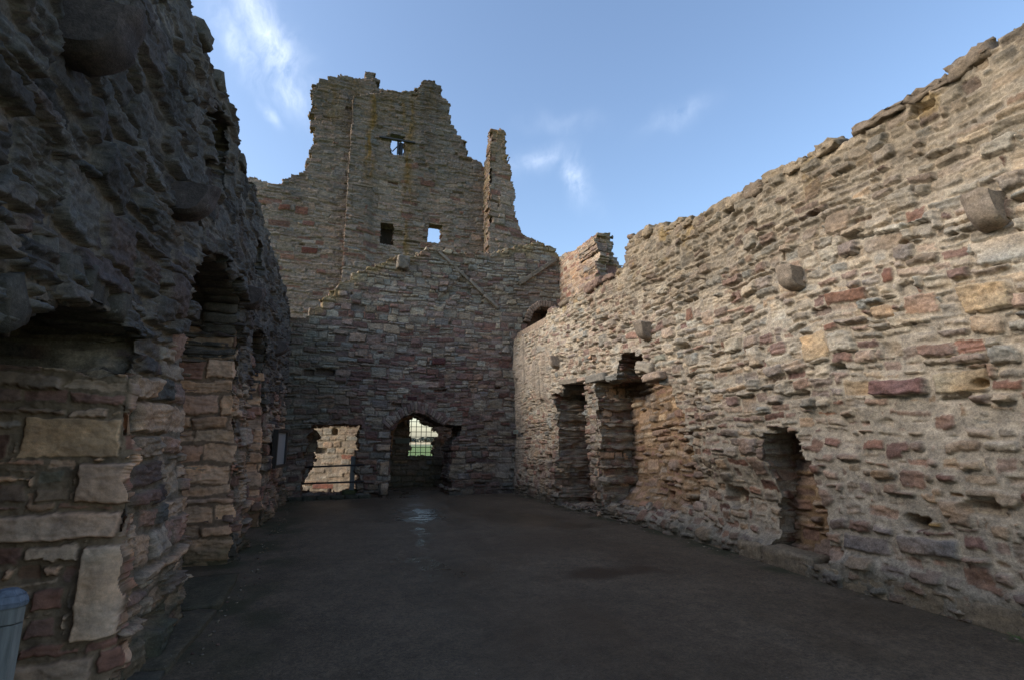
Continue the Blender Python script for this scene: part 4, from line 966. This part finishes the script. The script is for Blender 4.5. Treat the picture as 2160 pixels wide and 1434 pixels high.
right_wall(); left_wall(); gable(); inner(); tower()

# ================================================================== SMALL THINGS
def barrier():
    root = thing('barrier', 'two black iron rails on a grey timber post across the low opening', 'barrier', (.15, 15.55, 0))
    for z0, z1 in ((.86,.915), (.42,.465)):
        V, F = tube((-.72, 15.6, z0), (1.0, 15.30, z1), .024, 10); put('rail', V, F, M_IRON, root, None, True)
    V, F = boxvf((.70, 15.66, .66), (.13, .13, .96), None, .012); put('post', V, F, M_WOOD, root, None, False)
barrier()

def notice_board():
    a = Vector((-1.02, 11.9, 0)); b = Vector((-.875, 12.7, 0)); m = (a + b) / 2; d = (b - a).normalized(); an = math.atan2(d.y, d.x)
    R = rotz(an); L = (b - a).length
    root = thing('notice_board', 'dark framed notice board with pale panel on the shaded rubble wall', 'notice board', (m.x, m.y, 1.42))
    def bx(u, w, z, su, sw, sz):
        p = R @ np.array((u, w, 0)); return boxvf((m.x + p[0], m.y + p[1], z), (su, sw, sz), R)
    parts = [bx(0, .03, 1.79, L, .10, .06), bx(0, .03, 1.05, L, .10, .06), bx(-L/2 + .03, .03, 1.42, .06, .10, .68), bx(L/2 - .03, .03, 1.42, .06, .10, .68), bx(0, .07, 1.42, L - .12, .02, .68)]
    V, F = join(parts); put('frame', V, F, M_FRAME, root, None, False)
    pn = put('panel', *bx(0, .035, 1.42, L - .13, .03, .67), M_PANEL, root, None, False)
    rng = random.Random(2); parts = []
    for r in range(16):
        z = 1.70 - r * .035
        if r in (1, 8): continue
        u = -L/2 + .11
        while u < L/2 - .16:
            w = rng.uniform(.02, .06); parts.append(bx(u + w/2, .019, z, w, .003, .011 if r else .035)); u += w + .014
    V, F = join(parts); put('lettering', V, F, M_INK, pn, None, False)
notice_board()

def plaque():
    o = put('plaque', *boxvf((5.42, 15.05, 1.84), (.03, .38, .12), None, .005), M_PLQ, None, None, False)
    tag(o, 'tiny framed metal plaque low on the plastered corner at the far end', 'plaque')
    parts = []
    for r in range(2):
        y = 14.92
        while y < 15.17:
            w = random.uniform(.02,.05); parts.append(boxvf((5.403, y + w/2, 1.86 - r*.035), (.004, w, .012))); y += w + .012
    put('lettering', *join(parts), M_INK, o, None, False)
plaque()

def wood_post():
    cx, cy = -1.108, 2.60
    root = thing('wooden_post', 'weathered grey timber post with blue-grey chamfered cap beside the dark wall', 'post', (cx, cy, 0))
    import bmesh
    R = Matrix.Rotation(math.radians(24), 4, 'Z')
    bm = bmesh.new()
    def prism(h0, h1, r0, r1, ch):
        rings = []
        for z, r in ((h0, r0), (h1, r1)):
            c = r * ch; q = []
            for x, y in ((r-c,-r),(r,-r+c),(r,r-c),(r-c,r),(-r+c,r),(-r,r-c),(-r,-r+c),(-r+c,-r)):
                q.append(bm.verts.new(R @ Vector((x, y, z)) + Vector((cx, cy, 0))))
            rings.append(q)
        n = 8
        for k in range(n): bm.faces.new([rings[0][k], rings[0][(k+1)%n], rings[1][(k+1)%n], rings[1][k]])
        bm.faces.new(rings[1]); bm.faces.new(rings[0][::-1])
    def flush(name, mat):
        nonlocal bm
        bmesh.ops.bevel(bm, geom=list(bm.edges), offset=.003, segments=2, affect='EDGES')
        bm.verts.index_update(); V = [tuple(v.co) for v in bm.verts]; F = [[v.index for v in f.verts] for f in bm.faces]
        bm.free(); bm = bmesh.new(); put(name, V, F, mat, root, None, False)
    prism(0, .925, .056, .056, .42); prism(.929, .985, .056, .056, .42); flush('shaft', M_WOOD)
    prism(.986, 1.002, .060, .064, .42); prism(1.0022, 1.026, .063, .05, .42); prism(1.0262, 1.046, .0495, .026, .5); flush('cap', M_WOODC)
    V, F = boxvf((cx - .42, cy - .30, .80), (.9, .05, .12), rotz(.62), .008); put('rail', V, F, M_WOOD, root, None, False)
wood_post()

def grit():
    rk = Rocks(); rng = random.Random(12)
    def chip(x, y, s):
        rk.add((x, y, s * .25), (s, s * rng.uniform(.6,1.3), s * rng.uniform(.4,.7)), rotz(rng.uniform(0,3)), s * .12, .4, vary([(.22,.185,.15),(.27,.225,.17),(.18,.12,.10),(.30,.27,.22)][rng.randrange(4)], rng, .6, 1.1), 2, rng.random() * 9)
    for k in range(330):
        y = rng.uniform(1.6, 15.2)
        if k % 2: chip(5.42 + .1 * max(0, min(1, (y - 4.4))) * (y < 10.2) - abs(rng.gauss(0, .09)), y, rng.uniform(.008,.03))
        else: chip(-.88 + abs(rng.gauss(0, .10)), y, rng.uniform(.008,.028))
    for k in range(170): chip(rng.uniform(-.7,5.2), 1.5 + 11 * rng.random() ** 1.5, rng.uniform(.004,.011))
    for k in range(14): chip(.55 + rng.gauss(0,.16), 3.62 + rng.gauss(0,.07), rng.uniform(.012,.03))
    for k in range(60): chip(rng.uniform(-.5,5.4), 15.2 - abs(rng.gauss(0,.06)), rng.uniform(.012,.035))
    o = rk.build('gravel', M_STONE); tag(o, 'loose stone chips and grit scattered over the tarmac and along the wall feet', 'gravel', 'stuff')
grit()

def weed():
    m = plain('bright_weed_leaf', (.06,.14,.025), .7, scale=60)
    rng = random.Random(6)
    for (x, y, s, lab) in ((5.36, 2.86, 1., 'small bright green weed at the foot of the beige wall, biggest of the weeds'), (5.43, 4.6, .45, 'tiny green weed sprouting where the kerb stones meet the tarmac')):
        V = []; F = []
        for k in range(26):
            a = rng.uniform(0, 6.28); r = rng.uniform(.02, .09) * s; z = rng.uniform(.01, .06) * s; L = rng.uniform(.03, .055) * s; w = L * .45
            c = Vector((x + r * math.cos(a), y + r * math.sin(a), z)); d = Vector((math.cos(a), math.sin(a), rng.uniform(-.2,.6))).normalized(); n = d.cross(Vector((0,0,1))).normalized()
            o = len(V); V += [tuple(c), tuple(c + d*L*.5 + n*w*.5), tuple(c + d*L), tuple(c + d*L*.5 - n*w*.5)]; F.append([o, o+1, o+2, o+3])
            V += [(x, y, 0), (x + .003, y, 0), tuple(c)]; F.append([o+4, o+5, o+6])
        o = put('weed', V, F, m, None, None, False); tag(o, lab, 'weed')
weed()

# ================================================================== SKY, SUN, CAMERA
SUN_AZ = math.radians(-84)      # measured from +Y towards +X: from the left, beyond the gable
SUN_EL = math.radians(26)
sd = Vector((math.sin(SUN_AZ) * math.cos(SUN_EL), math.cos(SUN_AZ) * math.cos(SUN_EL), math.sin(SUN_EL)))
w = bpy.data.worlds.new('World'); SC.world = w; w.use_nodes = True
nt = w.node_tree; nt.nodes.clear()
out = nt.nodes.new('ShaderNodeOutputWorld'); bg = nt.nodes.new('ShaderNodeBackground'); nt.links.new(bg.outputs[0], out.inputs[0])
sky = nt.nodes.new('ShaderNodeTexSky'); sky.sky_type = 'NISHITA'; sky.sun_disc = False
sky.sun_elevation = SUN_EL; sky.sun_rotation = SUN_AZ; sky.altitude = 20; sky.air_density = 1.0; sky.dust_density = 1.6; sky.ozone_density = 1.6
tc = nt.nodes.new('ShaderNodeTexCoord')
mask = None
def vmath(op, a, b=None):
    n = nt.nodes.new('ShaderNodeVectorMath'); n.operation = op
    for k, x in enumerate((a, b)):
        if x is None: continue
        if hasattr(x, 'links'): nt.links.new(x, n.inputs[k])
        else: n.inputs[k].default_value = x
    return n
def fmath(op, a, b=None, c=None):
    n = nt.nodes.new('ShaderNodeMath'); n.operation = op
    for k, x in enumerate((a, b, c)):
        if x is None: continue
        if hasattr(x, 'links'): nt.links.new(x, n.inputs[k])
        else: n.inputs[k].default_value = x
    return n.outputs[0]
gen = tc.outputs['Generated']
wn = noise(nt, gen, 5, 4); wo = vmath('SUBTRACT', wn.outputs['Color'], (.5,.5,.5)); ws = vmath('SCALE', wo.outputs[0]); ws.inputs['Scale'].default_value = .10
dirv = vmath('ADD', gen, ws.outputs[0]).outputs[0]
# wisps: centre direction, long-axis target, half-length, half-width, strength
for (c, t, L, W, s) in (((-.125,.785,.606), (-.078,.825,.560), .085, .028, 1.0), ((-.165,.79,.59), (-.13,.82,.555), .06, .018, .6), ((-.085,.825,.558), (-.075,.835,.54), .035, .022, .8), ((-.12,.842,.525), (-.11,.85,.51), .02, .009, .5), ((.337,.79,.51), (.36,.77,.52), .045, .018, .45),
                       ((.408,.778,.478), (.43,.785,.435), .05, .020, .65), ((.531,.652,.541), (.56,.62,.548), .05, .018, .22), ((.35,.74,.55), (.45,.7,.54), .06, .015, .12)):
    c = Vector(c).normalized(); e1 = Vector(t).normalized() - c; e1 = (e1 - c * e1.dot(c)).normalized(); e2 = c.cross(e1)
    a = vmath('DOT_PRODUCT', dirv, tuple(e1 / L)).outputs['Value']; b = vmath('DOT_PRODUCT', dirv, tuple(e2 / W)).outputs['Value']; f = vmath('DOT_PRODUCT', gen, tuple(c)).outputs['Value']
    r2 = fmath('ADD', fmath('MULTIPLY', a, a), fmath('MULTIPLY', b, b))
    g = fmath('MULTIPLY', fmath('POWER', 2.718, fmath('MULTIPLY', r2, -1.)), s); g = fmath('MULTIPLY', g, fmath('GREATER_THAN', f, .5))
    mask = g if mask is None else fmath('MAXIMUM', mask, g)
mp = nt.nodes.new('ShaderNodeMapping'); mp.inputs['Rotation'].default_value = (.3, .5, -.5); mp.inputs['Scale'].default_value = (1.6, 1, .7); nt.links.new(dirv, mp.inputs[0])
cn = noise(nt, mp.outputs[0], 13, 9, .62)
cr = fmath('MULTIPLY', mask, ramp(nt, cn.outputs[0], .32, .78).outputs[0])
cm = nt.nodes.new('ShaderNodeMix'); cm.data_type = 'RGBA'; nt.links.new(fmath('MULTIPLY', cr, .62), cm.inputs[0]); nt.links.new(sky.outputs[0], cm.inputs[6]); cm.inputs[7].default_value = (7.2, 7.5, 8.2, 1)
nt.links.new(cm.outputs[2], bg.inputs[0]); bg.inputs[1].default_value = .15

L = bpy.data.lights.new('sun', 'SUN'); L.energy = 1.35; L.angle = math.radians(22); L.color = (1, .98, .94)
lo = bpy.data.objects.new('sun', L); COL.objects.link(lo); lo.rotation_euler = sd.to_track_quat('Z', 'Y').to_euler()

cam = bpy.data.cameras.new('camera'); cam.sensor_width = 36; cam.lens = 18; cam.clip_start = .05; cam.clip_end = 9000
co = bpy.data.objects.new('camera', cam); COL.objects.link(co); co.location = (0, 0, 1.6)
co.rotation_euler = (math.radians(90 + 11.0035), 0, math.radians(-19.379))
SC.camera = co

SC.view_settings.view_transform = 'Standard'; SC.view_settings.look = 'None'; SC.view_settings.exposure = 1.05; SC.view_settings.gamma = 1
SC.render.engine = 'CYCLES'
SC.cycles.use_denoising = True; SC.cycles.denoising_prefilter = 'NONE'; SC.cycles.denoising_input_passes = 'RGB_ALBEDO_NORMAL'
SC.cycles.max_bounces = 6; SC.cycles.diffuse_bounces = 4
